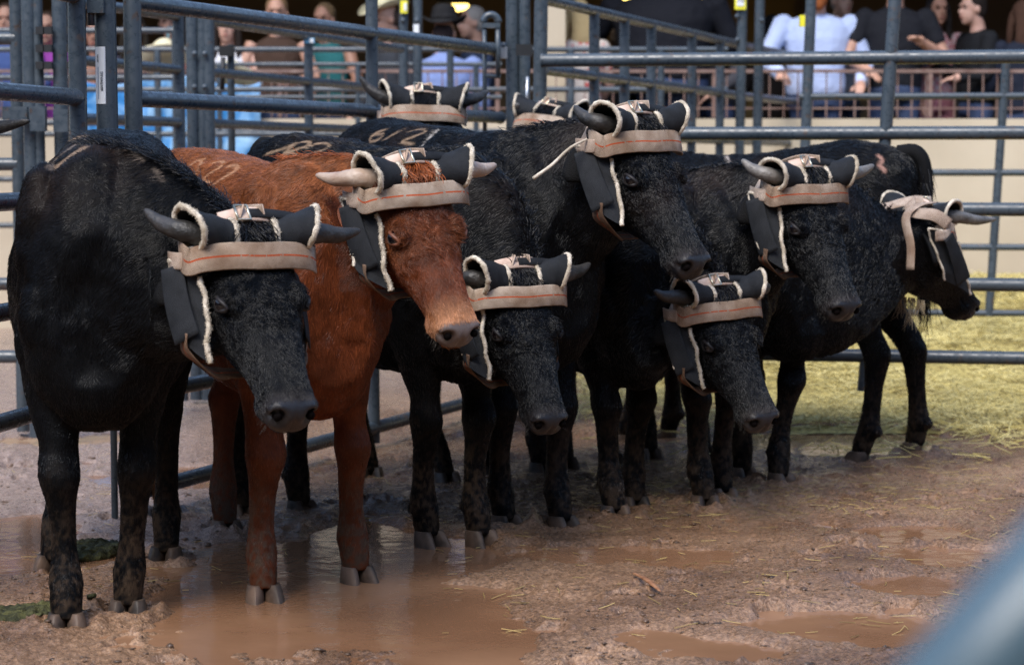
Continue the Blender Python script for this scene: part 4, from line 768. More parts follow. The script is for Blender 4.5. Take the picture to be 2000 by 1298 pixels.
    nos = g((.478, .041, -.046), (.020, .0145, .0165)); disp += -nos[:, None] * (xh * .040) * hs
    nos2 = g((.462, .059, -.058), (.014, .016, .007)); disp -= nos2[:, None] * NO * .014 * hs
    nos3 = g((.484, .0, -.058), (.02, .006, .04)); disp -= nos3[:, None] * xh * .005 * hs
    sock = g((.168, .108, -.026), (.026, .03, .017)); disp -= sock[:, None] * NO * .018 * hs
    lid = g((.166, .112, -.004), (.028, .03, .007)) * .004 + g((.166, .11, -.048), (.026, .03, .007)) * .003; disp += lid[:, None] * NO * hs
    mou = np.exp(-((h[:, 2] + .100 + .10 * (h[:, 0] - .45)) / .004) ** 2) * sstep(.33, .37, h[:, 0]) * hmask; disp -= mou[:, None] * NO * .005
    # folds and muscle
    f1 = fbm(V * 7 + seed * 3.1, 3, seed); f2 = fbm(V * np.array([26, 26, 9.]) + seed, 2, seed + 5); bodym = 1 - hmask
    disp += NO * ((f1 * .010 + f2 * .0035) * bodym)[:, None] * sstep(.3, .5, V[:, 2])[:, None] + NO * (f1 * .004)[:, None]
    V += disp; body.vertices.foreach_set('co', V.astype(np.float32).ravel()); body.update()
    body.vertices.foreach_get('normal', (nn := np.zeros(nv * 3, np.float32))); NO = nn.reshape(-1, 3).astype(float)
    # colours (real markings, mud, scars)
    def tint(P):
        hh = toh(P); hm = (hh[:, 0] > -.05) & (hh[:, 0] < .55) & (np.abs(hh[:, 1]) < .2) & (hh[:, 2] > -.27) & (hh[:, 2] < .12)
        n1 = fbm(P * 5 + seed, 3)[:, None]; n2 = fbm(P * 30, 2)[:, None]; n3 = fbm(P * 110, 2, 4)
        if coat == 'red':
            c = np.array([.118, .031, .011]) * (1 + .45 * n1 + .4 * n2); c = np.clip(c, .004, 1)
            topm = (sstep(.85 * hgt, 1.12 * hgt, P[:, 2]) * ~hm)[:, None]; c = c * (1 - topm) + np.array([.21, .070, .024]) * (1 + .4 * n2) * topm
            mz = (sstep(.34, .46, hh[:, 0]) * hm)[:, None]; c = c * (1 - mz) + np.array([.42, .20, .10]) * mz
            ek = (np.exp(-((hh[:, 0] - .17) / .05) ** 2 - ((hh[:, 2] + .035) / .04) ** 2) * hm)[:, None] * .6; c = c * (1 - ek) + np.array([.30, .10, .035]) * ek
            pad = np.array([.13, .105, .10])
        else:
            c = np.array([.0030, .0032, .0040]) * (1 + .35 * n2); br = np.clip(n1 * 1.3 + .05, 0, 1) * sstep(.9, 1.15, P[:, 2])[:, None]
            c = c * (1 - br) + np.array([.024, .015, .011]) * br
            mz = (sstep(.40, .47, hh[:, 0]) * hm)[:, None]; c = c * (1 - mz) + np.array([.035, .030, .031]) * mz; pad = np.array([.014, .0135, .016])
        # nose pad
        pm = (sstep(.432, .452, hh[:, 0] + .1 * np.clip(-.06 - hh[:, 2], -1, 0) ) * sstep(-.105, -.09, hh[:, 2]) * hm)[:, None]; c = c * (1 - pm) + pad * pm
        # mud on the legs
        ml = sstep(.48, .05, P[:, 2] + .1 * n1[:, 0]) * np.clip((.62 if coat == 'red' else .40) + 1.0 * n2[:, 0] + 1.6 * n3, 0, 1); c = c * (1 - ml[:, None]) + (np.array([.085, .055, .037]) if coat == 'red' else np.array([.050, .034, .023])) * ml[:, None]
        return c, pm[:, 0], hm
    C, PM, HM = tint(V)
    ca = body.color_attributes.new('tint', 'FLOAT_COLOR', 'POINT'); c4 = np.ones((nv, 4), np.float32)
    # brands: burnt numbers, placed on the hide
    body.calc_loop_triangles(); T = np.zeros(len(body.loop_triangles) * 3, np.int32); body.loop_triangles.foreach_get('vertices', T); T = T.reshape(-1, 3)
    bp = []
    if brands:
        bvh = BVHTree.FromPolygons([Vector(v) for v in V], [tuple(map(int, x)) for x in T])
        for strokes, wd, colr in brands:
            P = cr([(u, v, 0) for u, v in strokes], max(8, len(strokes) * 6)); eye = Vector((0, 0, EYE))
            for u, v, _ in P:
                d_ = Vector(at(u, v, 10)) - eye; hit = bvh.ray_cast(eye, d_.normalized(), 30)
                if hit[0] is not None: bp.append((*hit[0], wd, *colr))
    bp = np.array(bp) if bp else None
    def brand(P, c):
        if bp is None: return c, np.zeros(len(P))
        mk = np.zeros(len(P)); cc = np.zeros((len(P), 3))
        near = np.where((np.abs(P - bp[:, :3].mean(0)) < np.ptp(bp[:, :3], axis=0) / 2 + .2).all(1))[0]
        for x in bp:
            m_ = sstep(x[3] * 1.25, x[3] * .6, np.linalg.norm(P[near] - x[:3], axis=1)); bt_ = m_ > mk[near]; mk[near] = np.maximum(mk[near], m_); cc[near[bt_]] = x[4:7]
        nz = fbm(P * 70, 2); mk2 = mk * np.clip(.95 + .6 * nz, 0, 1); return c * (1 - mk2[:, None]) + cc * mk2[:, None], mk
    C, _ = brand(V, C); c4[:, :3] = C; c4[:, :3] *= (.85 + .15 * PM[:, None]); ca.data.foreach_set('color', c4.ravel())
    wa = body.attributes.new('wet', 'FLOAT', 'POINT'); wa.data.foreach_set('value', np.clip(PM + .12, 0, 1).astype(np.float32))
    bo = link('body', body, M_SKIN, root)
    # hair
    nh = int(105000 * density); RT, NR, _ = sample(V, T, nh, rng, hmask)
    hh = toh(RT); cc, pm, hm = tint(RT); cc, bm = brand(RT, cc)
    eyed = ((hh[:, 0] - .168) / .023) ** 2 + ((hh[:, 2] + .026) / .021) ** 2
    keep = ((eyed > 1) | ~hm) & (pm < .3) & (RT[:, 2] > .06) & (rng.random(nh) > bm * .8)
    ctr = []; drr = []; kd = []
    for x in np.linspace(-.6, .55, 10): ctr.append(W3(x, 0, .85)); drr.append(-t * .8 - z * .55); kd.append(0)
    for c, tn, up_ in NK[5:15]: ctr.append(c); drr.append(-tn * .55 - z * .7); kd.append(1)
    for P in legs:
        for p in P[8::3]: ctr.append(p); drr.append(-z); kd.append(2)
    ctr = np.array(ctr); drr = np.array(drr); kd = np.array(kd); ii = np.zeros(nh, int)
    for a0 in range(0, nh, 8000): ii[a0:a0 + 8000] = ((RT[a0:a0 + 8000, None] - ctr[None]) ** 2).sum(2).argmin(1)
    dr = drr[ii].copy(); k_ = kd[ii]
    sy = np.clip(hh[:, 1] / .06, -1, 1)[:, None]; hd = xh * np.where(hh[:, :1] < .16, .75, 1.) + lh * sy * np.where(hh[:, :1] < .2, .8, .25) - zh * .15
    dr[hm] = hd[hm]; fore = hm & (hh[:, 0] < .24) & (hh[:, 2] > -.07)
    nv3 = np.stack([fbm(RT * 38 + 7 * k, 2, k) for k in range(3)], 1); nv4 = np.stack([fbm(RT * 95 + 5 * k, 1, k + 9) for k in range(3)], 1)
    dr = dr + nv3 * np.where(fore, 1.1, .42)[:, None] + nv4 * np.where(fore, .5, .2)[:, None] + rng.normal(0, .05, RT.shape)
    dr = dr - NR * (dr * NR).sum(1)[:, None]; dr /= np.linalg.norm(dr, axis=1)[:, None] + 1e-9
    le = np.where(k_ == 2, .010, np.where(k_ == 1, .022, .018)); le = np.where(hm, .012, le); le = np.where(fore, .021, le) * rng.uniform(.7, 1.25, nh)
    lf = np.where(fore, .30, .20) * rng.uniform(.6, 1.4, nh); cu = np.where(fore, .32, np.where(k_ == 1, .10, .05))
    rad = .00075 * (hp[1] / 5.3) * rng.uniform(.6, 1.3, nh) * np.where(hm, .8, 1.) / math.sqrt(density)
    lock = rng.random(nh) < .10; rad = np.where(lock, rad * 1.6, rad); rad = np.where(fore, rad * 1.35, rad); le = np.where(lock, le * 1.2, le)
    cj = cc * (rng.uniform(.6, 1.5, (nh, 1)) * (1 + .35 * fbm(RT * 40, 2)[:, None])); q = keep
    make_hair('coat', RT[q] - NR[q] * .0002, NR[q], dr[q], le[q], cj[q], rad[q], bo, lf[q], cu[q], seed=seed)
    # forelock
    nf = 420; yy = rng.uniform(-.05, .05, nf); rts = np.array([Hh(rng.uniform(-.03, .012), y, .044) for y in yy]); nm_ = np.tile(zh * .95 - xh * .3, (nf, 1)); nm_ /= np.linalg.norm(nm_, axis=1)[:, None]
    fd = xh * .95 + zh * .04 + lh * (yy * 6 + .12 * np.sin(yy * 130))[:, None] + rng.normal(0, .13, (nf, 3)); fd /= np.linalg.norm(fd, axis=1)[:, None]
    fc = np.array([.20, .055, .016]) if coat == 'red' else np.array([.0045, .0045, .0055])
    make_hair('forelock', rts, nm_, fd, rng.uniform(.026, .050, nf), fc * rng.uniform(.5, 1.8, (nf, 1)), .0022 * hs, bo, .42, .12, npts=7, seed=seed)
    nw = 70; aw = rng.uniform(-1.9, 1.9, nw); rts = np.array([Hh(rng.uniform(.40, .47), .055 * math.sin(x), -.085 - .035 * math.cos(x)) for x in aw]); nn_ = np.array([nrm(lh * math.sin(x) - zh * math.cos(x) * .8 + xh * .4) for x in aw])
    make_hair('whiskers', rts, nn_, np.array([nrm(v_ + xh * .5 + rng.normal(0, .2, 3)) for v_ in nn_]), rng.uniform(.012, .026, nw), np.array([.07, .06, .05]), .00025, bo, .2, .1, npts=5, seed=seed)
    # crest of the neck
    rts = []; dd = []; nn_ = []
    for _ in range(2200 if mane else 500):
        u = rng.uniform(0, 16.4) if mane else rng.uniform(2, 15.5); i = int(u); c, tn, up_ = NK[i]; c2 = NK[min(i + 1, 17)][0]; c = c + (c2 - c) * (u - i); uu = u / 17
        hh_ = (.30 * (1 - uu) ** 1.5 + .140 * hs * (1 - (1 - uu) ** 1.5) + .045 * math.sin(math.pi * uu)) * (1 + (neck_k - 1) * math.sin(math.pi * min(1, uu * 1.1))); sd_ = np.cross(up_, tn); j = rng.normal(0, .022)
        rts.append(c + up_ * (hh_ * .97) + sd_ * j); nn_.append(nrm(up_ + sd_ * j * 14)); dd.append(nrm(-tn * .7 + sd_ * np.sign(j) * .7 + rng.normal(0, .25, 3)))
    make_hair('crest_hair', rts, nn_, np.array(dd), rng.uniform(.02, .055 if mane else .036, len(rts)), fc * rng.uniform(.6, 2.2, (len(rts), 1)), .0013 * hp[1] / 5.3, bo, .7, .25, npts=6, seed=seed)
    # eyes
    for q in (-1, 1):
        e = MB().ell(Hh(.168, .0990 * q, -.026), np.array((.0215, .0205, .0185)) * hs * 1.12, R, 20); e.build('eye', M_EYE, bo)
        ce, se = math.cos(.52), math.sin(.52); ar = []
        for a in np.linspace(0, 2 * math.pi, 25):
            ex, ez = .0265 * math.cos(a), (.0125 if math.sin(a) > 0 else .0115) * math.sin(a); ar.append(Hh(.168 + ex * ce - ez * se, (.1135 - .012 * math.cos(a) ** 2) * q, -.026 + ex * se + ez * ce))
        lc = M_LIDR if coat == 'red' else M_LID
        MB().tube(ar, .0055 * hs, 8, cap=False).build('eyelid', lc, bo)
        MB().ell(Hh(.470, .041 * q, -.047), np.array((.010, .0105, .0125)) * hs, R, 12).build('nostril', M_NOST_SHADE, bo)  # near-black plug, stands in for the shade inside the nostril
        # ears
        ea = [Hh(.0 + .03 * u + .02, (.085 + .105 * u) * q, -.085 - .06 * u - .03 * u * u) for u in np.linspace(0, 1, 12)]
        er = [(.014 + .045 * math.sin(math.pi * min(u * .9 + .12, 1)) ** .8 * (1 if u < .98 else .3), .010) for u in np.linspace(0, 1, 12)]
        MB().tube(ea, np.array(er) * hs, 14, up=zh).build('ear', M_EARR if coat == 'red' else M_EAR, bo)
    # hooves
    for k in range(4):
        c = coron[k]; fwd = nrm(t + rng.normal(0, .12) * s); sdv = np.cross(z, fwd); e = MB()
        for q in (-1, 1):
            rings = []; fw2 = nrm(fwd + sdv * q * .10)
            for zz, ln, wd_, sh in ((.058, .034, .020, .0), (.050, .040, .0225, .002), (.032, .046, .0245, .007), (.012, .052, .0255, .014), (-.014, .058, .0265, .022)):
                ce = np.array([c[0], c[1], 0]) + sdv * q * (.0225 + .05 * max(0, .055 - zz)) + fw2 * sh + z * zz; a = np.linspace(0, 2 * np.pi, 20, endpoint=False)
                x = np.cos(a) * ln; x = np.where(x > 0, x * 1.12, x * .8); y = np.sin(a) * wd_ * (1 - .35 * np.clip(np.cos(a), 0, 1) ** 3)
                rings.append(ce + np.outer(x, fw2) + np.outer(y, sdv) - z * (.022 if coat == 'red' else .018))
            e.loft(rings)
        e.build('hoof', M_HOOF, root, sharp=40)
    # tail
    T0 = W3(-.63, 0, 1.10); dn = [T0 + t * .05, T0 - t * .015 + z * .005, T0 - t * .052 - z * .07, T0 - t * .060 - z * .30, T0 - t * .06 - z * (1.05 * hgt - droop_tail - .12)]
    MB().tube(cr(dn, 20), np.linspace(.040, .016, 20), 10).build('tail', M_EARR if coat == 'red' else M_EAR, root)
    nt = 700; uu = rng.uniform(.15, 1, nt) ** .7; PP = cr(dn, 40); pi = (uu * 39).astype(int); rts = PP[pi] + rng.normal(0, .010, (nt, 3)); nn_ = rts - PP[pi]; nn_ /= np.linalg.norm(nn_, axis=1)[:, None] + 1e-9
    dd = np.tile(-z, (nt, 1)) + rng.normal(0, .12, (nt, 3)); make_hair('tail_hair', rts, nn_, dd, rng.uniform(.06, .17, nt) * (.4 + .8 * uu), fc * rng.uniform(.6, 1.5, (nt, 1)), .0015, root, .15, .12, npts=6)
    # horns
    for q, ti in ((-1, 0), (1, 1)):
        b0 = np.array([.010, .075 * q, .010]); tip = np.array(tips[ti], float) if tips else np.array([-.03, .27 * q, .07])
        b1 = np.array([.000, .152 * q, .022]) + (tip - np.array([0, .155 * q, .03])) * .12
        b2 = b1 + (tip - b1) * .5 + np.array([.004, .006 * q, -.007])
        P = cr([Hh(*p) for p in (b0, b1, b2, tip)], 22); rr = np.interp(np.linspace(0, 1, 22), [0, .35, .7, .95, 1], [.029, .0255, .0185, .0095, .0045]) * hs
        rr = rr * (1 + .04 * np.sin(np.linspace(0, 40, 22)) * np.linspace(1, 0, 22))
        MB().tube(P, rr, 16).build('horn', hornmat or M_HORN, root)
    if gear: headgear(root, Hh, R, hs, rng, buckle, rearstraps, seed)
    return root

M_NOST_SHADE = mat('nostril shade', (.003, .002, .002), .9, spec=.05)
M_LID = mat('eyelid skin', (.016, .014, .015), .5, spec=.3); M_LIDR = mat('red eyelid skin', (.14, .045, .02), .5)
M_EAR = mat('ear hair', (.0035, .0035, .004), .7, spec=.15); M_EARR = mat('red ear hair', (.20, .055, .018), .6)
bump(M_EAR, 300, .8, .004); bump(M_EARR, 300, .8, .004)

def headgear(root, Hh, R, hs, rng, buckle, rearstraps, seed):
    xh, lh, zh = R.T
    for q in (-1, 1):
        jit = rng.normal(0, .003, 3)
        # padded sleeve round the horn base
        ax0 = np.array([.006, .052 * q, .012]); ax1 = np.array([-.006, .155 * q, .036]) + jit; o = MB(); rings = []; inner = []; rim_o = []; rim_i = []
        for i, u in enumerate(np.linspace(0, 1, 12)):
            c = ax0 + (ax1 - ax0) * u; ra = .0445 + .0095 * u ** 1.3; a = np.linspace(0, 2 * np.pi, 32, endpoint=False)
            wob = 1 + .05 * np.sin(2 * a + seed) + .04 * np.sin(3 * a + u * 3 + seed * 2) + .02 * np.sin(u * 14 + a)
            tilt = np.cos(a) * .018 * q * (1 if u > .5 else .3)
            mk = lambda rr: np.array([Hh(c[0] + math.cos(x) * rr * w_, c[1] - ti_ * u, c[2] + math.sin(x) * rr * w_ * 1.02) for x, w_, ti_ in zip(a, wob, tilt)])
            rings.append(mk(ra)); inner.append(mk(ra - .008))
            if i == 11: rim_o = mk(ra - .003)
            if i == 0: rim_i = mk(ra - .001)
        o.loft(rings + [inner[-1]] + inner[::-1][1:] + [rings[0]], cap=False); w_ = o.build('horn_wrap', M_CANVAS, root)
        fleece_tube('wrap_fleece', np.vstack([rim_o, rim_o[:2]]), .0072 * hs, w_, seed + q, 66)
        # pale edging near the poll
        fleece_tube('wrap_edging', np.vstack([rim_i, rim_i[:2]]), .0075 * hs, w_, seed + 3 * q, 60, squash=.7)
        # guard over the ear
        F0, F1 = np.array([.080, -.134, -.030]), np.array([.280, -.134, -.104]); R0, R1 = np.array([-.015, -.165, -.100]), np.array([.185, -.185, -.125])
        far = np.array([0, 0, 0.]) if q < 0 else np.array([-.012, .022, -.050])
        if rearstraps: F0, F1, R0, R1 = np.array([.110, -.140, -.005]), np.array([.335, -.112, -.085]), np.array([-.045, -.150, -.085]), np.array([.165, -.165, -.165])
        F0, F1, R0, R1 = [(p + far) * np.array([1, -q, 1]) + rng.normal(0, .004, 3) for p in (F0, F1, R0, R1)]
        nu, nv_ = 9, 14; G = []
        for i in range(nu):
            u = i / (nu - 1)
            for j in range(nv_):
                v = j / (nv_ - 1); p = (F0 * (1 - v) + F1 * v) * (1 - u) + (R0 * (1 - v) + R1 * v) * u
                bul = .026 * math.sin(math.pi * u) * (1 - .5 * v) + .004 * math.sin(v * 7 + u * 4 + seed * 1.7) + .003 * math.sin(v * 17 + seed)
                p = p + np.array([-.02 * math.sin(math.pi * u) * (1 - v), bul * q, 0]); G.append(p)
        G = np.array(G).reshape(nu, nv_, 3); out = np.array([Hh(*p) for p in G.reshape(-1, 3)]); inn = np.array([Hh(p[0], p[1] - q * .006, p[2]) for p in G.reshape(-1, 3)])
        e = MB(); Fc = []; nn = nu * nv_
        for i in range(nu - 1):
            for j in range(nv_ - 1):
                a_, b_, c_, d_ = i * nv_ + j, i * nv_ + j + 1, (i + 1) * nv_ + j + 1, (i + 1) * nv_ + j
                Fc.append((a_, b_, c_, d_)); Fc.append((nn + d_, nn + c_, nn + b_, nn + a_))
        bd = [(i, 0) for i in range(nu)] + [(nu - 1, j) for j in range(1, nv_)] + [(i, nv_ - 1) for i in range(nu - 2, -1, -1)] + [(0, j) for j in range(nv_ - 2, 0, -1)]
        bi = [i * nv_ + j for i, j in bd]
        for k in range(len(bi)): a_, b_ = bi[k], bi[(k + 1) % len(bi)]; Fc.append((a_, b_, nn + b_, nn + a_))
        e.add(np.vstack([out, inn]), Fc); gd = e.build('ear_guard', M_CANVAS, root, sharp=50)
        fr = [Hh(*(G[0, j] + np.array([.003, 0, 0.002]))) for j in range(nv_)]; fleece_tube('guard_fleece', fr, .0060 * hs, gd, seed + q + 5, 50)
        rr_ = [Hh(*G[i, 0]) for i in range(nu - 1, 3, -1)][::-1] + [Hh(*G[nu - 1, j]) for j in range(1, nv_)]; fleece_tube('guard_edging', rr_, .0042 * hs, gd, seed + q + 8, 40)
        # second flap on top of the guard
        fa, fb = G[4, 1] + np.array([-.004, .007 * q, 0]), G[3, nv_ - 3] + np.array([0, .008 * q, 0]); fl = [Hh(*(fa + (fb - fa) * j / 6 + np.array([0, .006 * q * math.sin(math.pi * j / 6), 0]))) for j in range(7)]
        fw = [nrm(Hh(*G[7, 5]) - Hh(*G[1, 5]))] * 7
        strip('guard_flap', fl, fw, .074 * hs, .004, M_CANVAS, gd, 16, (lambda u: .80 + .2 * u))
        # throat strap out of the guard's foot
        a_ = G[5, nv_ - 3]; pt = [a_, a_ + np.array([.035, -.006 * q, -.03]), np.array([.255, -.105 * -q, -.175]) , np.array([.235, .05 * q, -.215]), np.array([.23, .0, -.225])]
        if not (rearstraps): strip('throat_strap', [Hh(*p) for p in pt], [xh * .4 + zh * .8 - lh * .1] * 2 + [xh * .8 + zh * .4] * 3, .048 * hs, .004, M_WEB_D, root, 24)
    # pale strap showing over the top of each guard
    for q in (-1, 1):
        strip('side_strap', [Hh(.040, .168 * q, -.030), Hh(.015, .176 * q, -.060), Hh(-.012, .168 * q, -.092)], [xh * .9 - zh * .3] * 3, .040 * hs, .004, M_WEB_P, root, 12)
    # forehead band
    ph = np.linspace(-118, 118, 13) * math.pi / 180
    pts = [Hh(.070 + .012 * math.cos(p) - (.055 if abs(p) > 1.6 else .012 * abs(p)), .166 * math.sin(p), -.026 + .070 * math.cos(p)) for p in ph]
    strip('forehead_band', pts, [xh * .87 - zh * .42] * 13, .065 * hs, .0045, M_WEB, root, 60)
    # pad and buckle over the poll
    pd = [Hh(-.034, y, .026 + .026 * math.cos(y / .075 * 1.4)) for y in np.linspace(-.075, .075, 7)]
    strip('poll_pad', pd, [xh] * 7, .040 * hs, .011, M_PAD, root, 20)
    tg = [Hh(-.034, y, .058 - .012 * (y / .1) ** 2) for y in (-.01, .03, .07, .115)]
    strip('buckle_tongue', tg, [xh] * 4, .026 * hs, .005, M_CANVAS, root, 14)
    if buckle:
        bk = [Hh(-.034 + a, -.026 + c, .0585) for a, c in ((-.022, -.015), (.020, -.015), (.020, .017), (-.022, .017), (-.022, -.015), (.020, -.015))]
        MB().tube(np.array(bk), .0034 * hs, 8).build('buckle', M_STEEL, root)
    # straps crossing the nape
    for q in (-1, 1):
        cp = [Hh(-.030, -.030 * q, .060), Hh(-.070, .0, .0), Hh(-.078, .055 * q, -.055), Hh(-.050, .115 * q, -.090), Hh(.0, .150 * q, -.085)] if not rearstraps else \
             [Hh(-.030, -.045 * q, .062), Hh(-.080, .0, .012), Hh(-.092, .075 * q, -.035 if q > 0 else -.05), Hh(-.06, .150 * q, -.03), Hh(.0, .178 * q, -.02)]
        strip('nape_strap', cp, [xh * .3 - zh] * 5 if not rearstraps else [zh * -.9 + lh * -.3 * q] * 5, .048 * hs, .0045, M_WEB_P, root, 24)
    if rearstraps:
        cp = [Hh(-.035, -.07, .055), Hh(-.095, -.075, -.02), Hh(-.10, -.07, -.09), Hh(-.04, -.115, -.17), Hh(.02, -.125, -.24)]
        nf = 60; ya = rng.uniform(-.07, .07, nf); rts = np.array([Hh(.20 + .1 * abs(y), y, -.235) for y in ya]); make_hair('frayed_strings', rts, np.tile(-zh, (nf, 1)), np.tile(np.array([0, 0, -1.]), (nf, 1)) + rng.normal(0, .12, (nf, 3)), rng.uniform(.03, .11, nf) * (1.2 - abs(ya) * 6), np.array([.36, .29, .19]) * rng.uniform(.6, 1.2, (nf, 1)), .0016, root, .1, .3, npts=7)
        strip('hanging_strap', cp, [lh] * 5, .042 * hs, .004, M_WEB_P, root, 24)
TAN = (.26, .18, .12); GREY = (.17, .135, .11)
def tipp(hpos, yaw, pitch, roll, hs, px, off):
    """horn tip in head coordinates, from where it stands"""
    yw, pt, rl = map(math.radians, (yaw, pitch, roll)); z = np.array([0, 0, 1.])
    xh = np.array([math.sin(yw) * math.cos(pt), -math.cos(yw) * math.cos(pt), -math.sin(pt)]); lh = nrm(np.cross(z, xh)); zh = np.cross(xh, lh)
    lh, zh = lh * math.cos(rl) + zh * math.sin(rl), zh * math.cos(rl) - lh * math.sin(rl)
    return ((at(*px, hpos[1] + off) - np.array(hpos)) @ np.stack([xh, lh, zh], 1)) / hs
HERD = [
 dict(nm='S1', front=(-1.03, 5.36), hind=(-1.13, 6.20), feet=[(-1.104, 5.256), (-.981, 5.419), (-1.304, 6.046), (-1.003, 6.172)], hpos=(-.632, 5.15, .965), hyaw=30, hpitch=51, hroll=-1, hs=1.01, wid=.98, hgt=1.08,
      tipx=[(283, 410, -.02), (703, 450, .16)], label='black steer nearest the camera at the left, head lowered, pale brand scars on its rump', density=2.2, mane=True, seed=1,
      brands=[([(160, 268), (128, 276), (108, 296), (94, 312)], .017, TAN), ([(172, 271), (140, 288), (112, 310), (98, 330)], .012, GREY), ([(164, 289), (140, 303), (112, 326)], .016, TAN), ([(236, 285), (262, 300), (282, 315)], .006, GREY), ([(303, 330), (312, 340), (318, 352)], .007, GREY)]),
 dict(nm='S2', front=(-.546, 5.77), hind=(-1.00, 6.74), feet=[(-.659, 5.634), (-.433, 5.894), (-1.119, 6.892), (-.897, 6.659)], hpos=(-.262, 5.607, 1.107), hyaw=37, hpitch=56, hroll=6.6, hs=.95, wid=.95, hgt=1.04, coat='red',
      tipx=[(618, 342, -.02), (968, 322, .2)], label='red brown steer with pale horns, the only one that is not black', density=2.0, seed=2,
      brands=[([(398, 312), (378, 318), (366, 336), (368, 352), (382, 340), (392, 322), (398, 312)], .008, (.38, .20, .11)), ([(418, 318), (436, 316), (432, 326), (412, 338), (398, 350), (410, 356)], .008, (.38, .20, .11)), ([(448, 324), (464, 324), (458, 336), (436, 348), (416, 362)], .010, (.38, .20, .11))]),
 dict(nm='S3', front=(-.18, 6.46), hind=(-.76, 7.05), feet=[(-.256, 6.442), (-.101, 6.459), (-.887, 6.963), (-.702, 7.035)], hpos=(.013, 6.254, .806), hyaw=29, hpitch=58, hroll=1, hs=.95, wid=.88, hgt=1.08,
      tipx=[(893, 535, .0), (1152, 515, .18)], label='black steer branded 122, its lowered head just right of the red steer', density=1.2, seed=3, buckle=False,
      brands=[([(578, 280), (560, 288), (522, 300)], .007, TAN), ([(562, 293), (585, 279), (604, 277), (600, 285), (575, 293), (556, 299), (580, 300)], .0075, TAN), ([(600, 289), (622, 280), (642, 281), (638, 290), (612, 300), (594, 306), (620, 309)], .0075, TAN)]),
 dict(nm='S4', front=(.064, 6.73), hind=(-.50, 7.72), feet=[(-.024, 6.735), (.153, 6.716), (-.52, 7.80), (-.24, 7.673)], hpos=(.372, 6.50, 1.25), hyaw=43, hpitch=53, hroll=2, hs=1.01, wid=.94, hgt=1.13,
      tipx=[(1122, 208, -.05), (1332, 222, .15)], label='tall black steer branded 612 with its head held highest in the middle', density=1.4, seed=4,
      brands=[([(758, 252), (738, 258), (724, 270), (728, 276), (744, 270), (748, 262), (736, 262)], .0075, TAN), ([(790, 252), (770, 262), (752, 272)], .0065, TAN), ([(802, 257), (826, 252), (830, 258), (806, 268), (786, 277), (808, 281)], .0075, TAN), ([(856, 254), (838, 270), (822, 288)], .008, (.36, .33, .30))]),
 dict(nm='S5', front=(.37, 7.03), hind=(-.02, 7.95), feet=[(.333, 6.932), (.407, 7.12), None, None], hpos=(.651, 6.804, .723), hyaw=35, hpitch=54, hroll=6, hs=.93, wid=.80, hgt=.93,
      tipx=[(1278, 568, -.12), (1503, 556, .1)], label='smallest black steer with its head lowest in the row, steel buckle on its poll', density=1.2, seed=5),
 dict(nm='S6', front=(.68, 7.22), hind=(.28, 8.13), feet=[(.644, 7.142), (.72, 7.307), None, None], hpos=(.955, 7.004, 1.093), hyaw=34, hpitch=59, hroll=2, hs=.98, wid=.80, hgt=1.0,
      tipx=[(1449, 312, -.06), (1706, 323, .14)], label='black steer with upturned grey horns and a shiny dark eye, second from the right', density=1.2, seed=6, horn='g'),
 dict(nm='S7', front=(.97, 7.74), hind=(.62, 8.40), feet=[(.84, 7.80), (.957, 7.661), None, None], hpos=(1.50, 7.95, .945), hyaw=127, hpitch=44, hroll=4, hs=.96, wid=.84, hgt=.97,
      tipx=[(1945, 428, .10), (1680, 398, .0)], label='black steer with its head turned away at the right, webbing crossed behind its horns', density=1.0, seed=7, rearstraps=True, ndir=(.75, .25, .2), horn='g', reach=.35, neck_k=1.35, neck_up=-.06),
 dict(nm='S8', front=(.60, 8.80), hind=(1.46, 8.38), feet=[None, None, (1.60, 8.496), (1.343, 8.231)], hpos=(.16, 8.95, 1.335), hyaw=-38, hpitch=40, hroll=-8, hs=.95, wid=.92, hgt=1.07,
      tipx=[(1010, 203, .0), (1172, 250, .1)], label='black steer standing side-on at the back with its rump and tail to the right', density=.9, seed=8, horn='g', voxel=.009,
      brands=[([(1714, 303), (1722, 312), (1718, 322), (1728, 334)], .010, (.34, .19, .15)), ([(1412, 296), (1418, 306), (1424, 318)], .008, (.42, .36, .32))]),
 dict(nm='S9', front=(-.20, 8.70), hind=(.16, 9.35), feet=[None] * 4, hpos=(-.345, 8.45, 1.375), hyaw=8, hpitch=52, hroll=-2, hs=1.0, wid=.8, hgt=1.08,
      tipx=[(703, 150, -.05), (952, 178, .1)], label='black steer at the very back whose horns and forehead show over the branded back', density=.7, seed=9, voxel=.01),
 dict(nm='S0', front=(-2.15, 5.75), hind=(-3.05, 5.65), feet=[None] * 4, hpos=(-1.68, 5.95, 1.225), hyaw=50, hpitch=50, hroll=0, hs=1., wid=.9, hgt=1.05,
      tipx=[(-160, 200, -.05), (57, 236, .0)], label='black steer cut off by the left edge so that little more than a horn shows', density=.5, seed=10, voxel=.01),
]
for d in HERD:
    nm = d['nm']
    tx = d.pop('tipx'); hm_ = {'g': M_HORN_G}.get(d.pop('horn', ''), M_HORN_L if d.get('coat') == 'red' else M_HORN)
    d['tips'] = [tipp(d['hpos'], d['hyaw'], d['hpitch'], d['hroll'], d['hs'], a[:2], a[2]) for a in tx]
    st_ = make_steer(hornmat=hm_, **d)
    if nm == 'S4':
        P = cr([at(1146, 272, 6.40), at(1112, 290, 6.36), at(1078, 322, 6.34), at(1041, 349, 6.33)], 20); MB().tube(P, np.linspace(.0035, .006, 20), 8).build('loose_cord', M_FLEECE, st_)
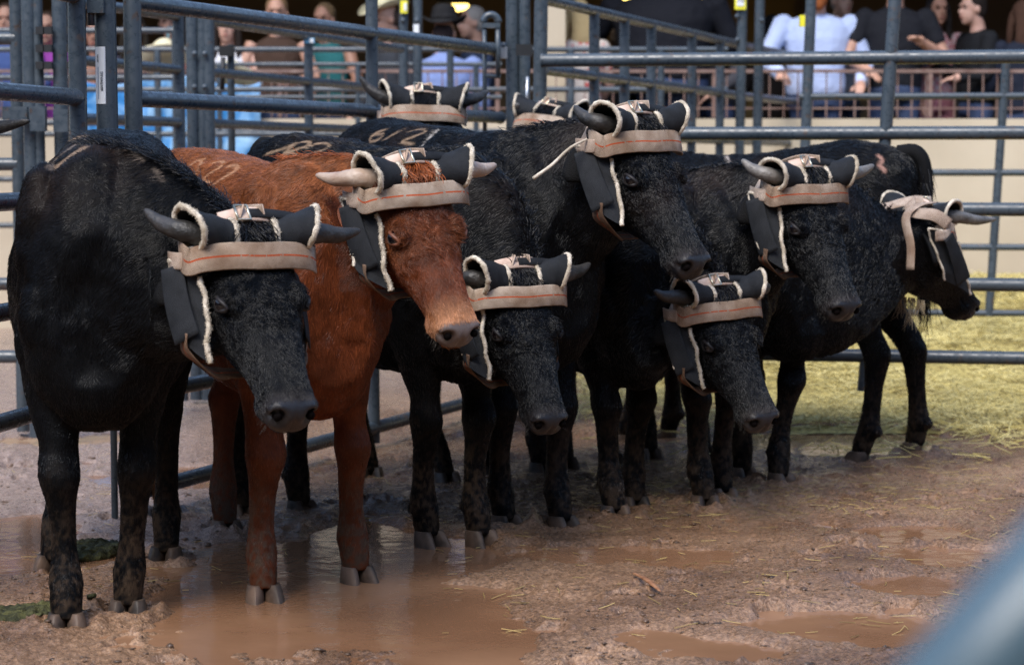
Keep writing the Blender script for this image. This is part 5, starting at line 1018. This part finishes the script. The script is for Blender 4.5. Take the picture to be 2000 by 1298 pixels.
# ================================================================ small things on the mud
M_DUNG = mat('green dung', rough=.75, spec=.3); noise_col(M_DUNG, (.018, .020, .008), (.085, .085, .030), 40, 8, .35, .65); bump(M_DUNG, 150, 1., .008)
def clump(name, u, v, sx, sy, sz, label, seed):
    c = gnd(u, v); rg_ = np.random.default_rng(seed); m = MB()
    for _ in range(90):
        a = rg_.random() * 6.28; r_ = rg_.random() ** .6; s_ = rg_.uniform(.006, .018); p = c + [math.cos(a) * r_ * sx, math.sin(a) * r_ * sy, 0]; p[2] = float(ground_h(np.array([p[0]]), np.array([p[1]]))[0]) + sz * (1 - r_) * rg_.uniform(.4, 1)
        m.ell(p, (s_ * rg_.uniform(.8, 1.6), s_ * rg_.uniform(.8, 1.4), s_ * .7), n=8)
    m.ell(c + [0, 0, .0], (sx, sy, sz), n=20)
    me = m.data(name); t = bpy.data.objects.new('t', me); COL.objects.link(t); d = t.modifiers.new('r', 'REMESH'); d.mode = 'VOXEL'; d.voxel_size = .006
    dg = bpy.context.evaluated_depsgraph_get(); dg.update(); o = bpy.data.meshes.new_from_object(t.evaluated_get(dg)); bpy.data.objects.remove(t); n_ = len(o.vertices); V = np.zeros(n_ * 3, np.float32); o.vertices.foreach_get('co', V); V = V.reshape(-1, 3).astype(float)
    V += np.stack([fbm(V * 55 + k * 7, 3, k) for k in range(3)], 1) * .012; o.vertices.foreach_set('co', V.astype(np.float32).ravel()); o.update(); tag(link(name, o, M_DUNG), label, 'dung', 'dung heaps on the mud')
clump('dung_heap', 70, 1205, .15, .12, .022, 'green dung heap by the hooves at the lower left edge', 1)
clump('dung_heap', 165, 1075, .12, .15, .024, 'green dung heap behind the front legs of the nearest steer', 2)
M_WOOD = mat('splintered wood', rough=.7); noise_col(M_WOOD, (.16, .06, .025), (.40, .20, .10), 40, 6, .3, .7)
a, b = gnd(1238, 1134), gnd(1290, 1170); a[2] = b[2] = .022; m = MB(); m.tube(cr([a, (a + b) / 2 + [0, 0, .006], b], 12), np.array([(.006, .003)] * 4 + [(.009, .004)] * 5 + [(.006, .003)] * 2 + [(.002, .001)]), 8); tag(m.build('wood_splinter', M_WOOD), 'reddish wood splinter lying on the mud in front', 'splinter')
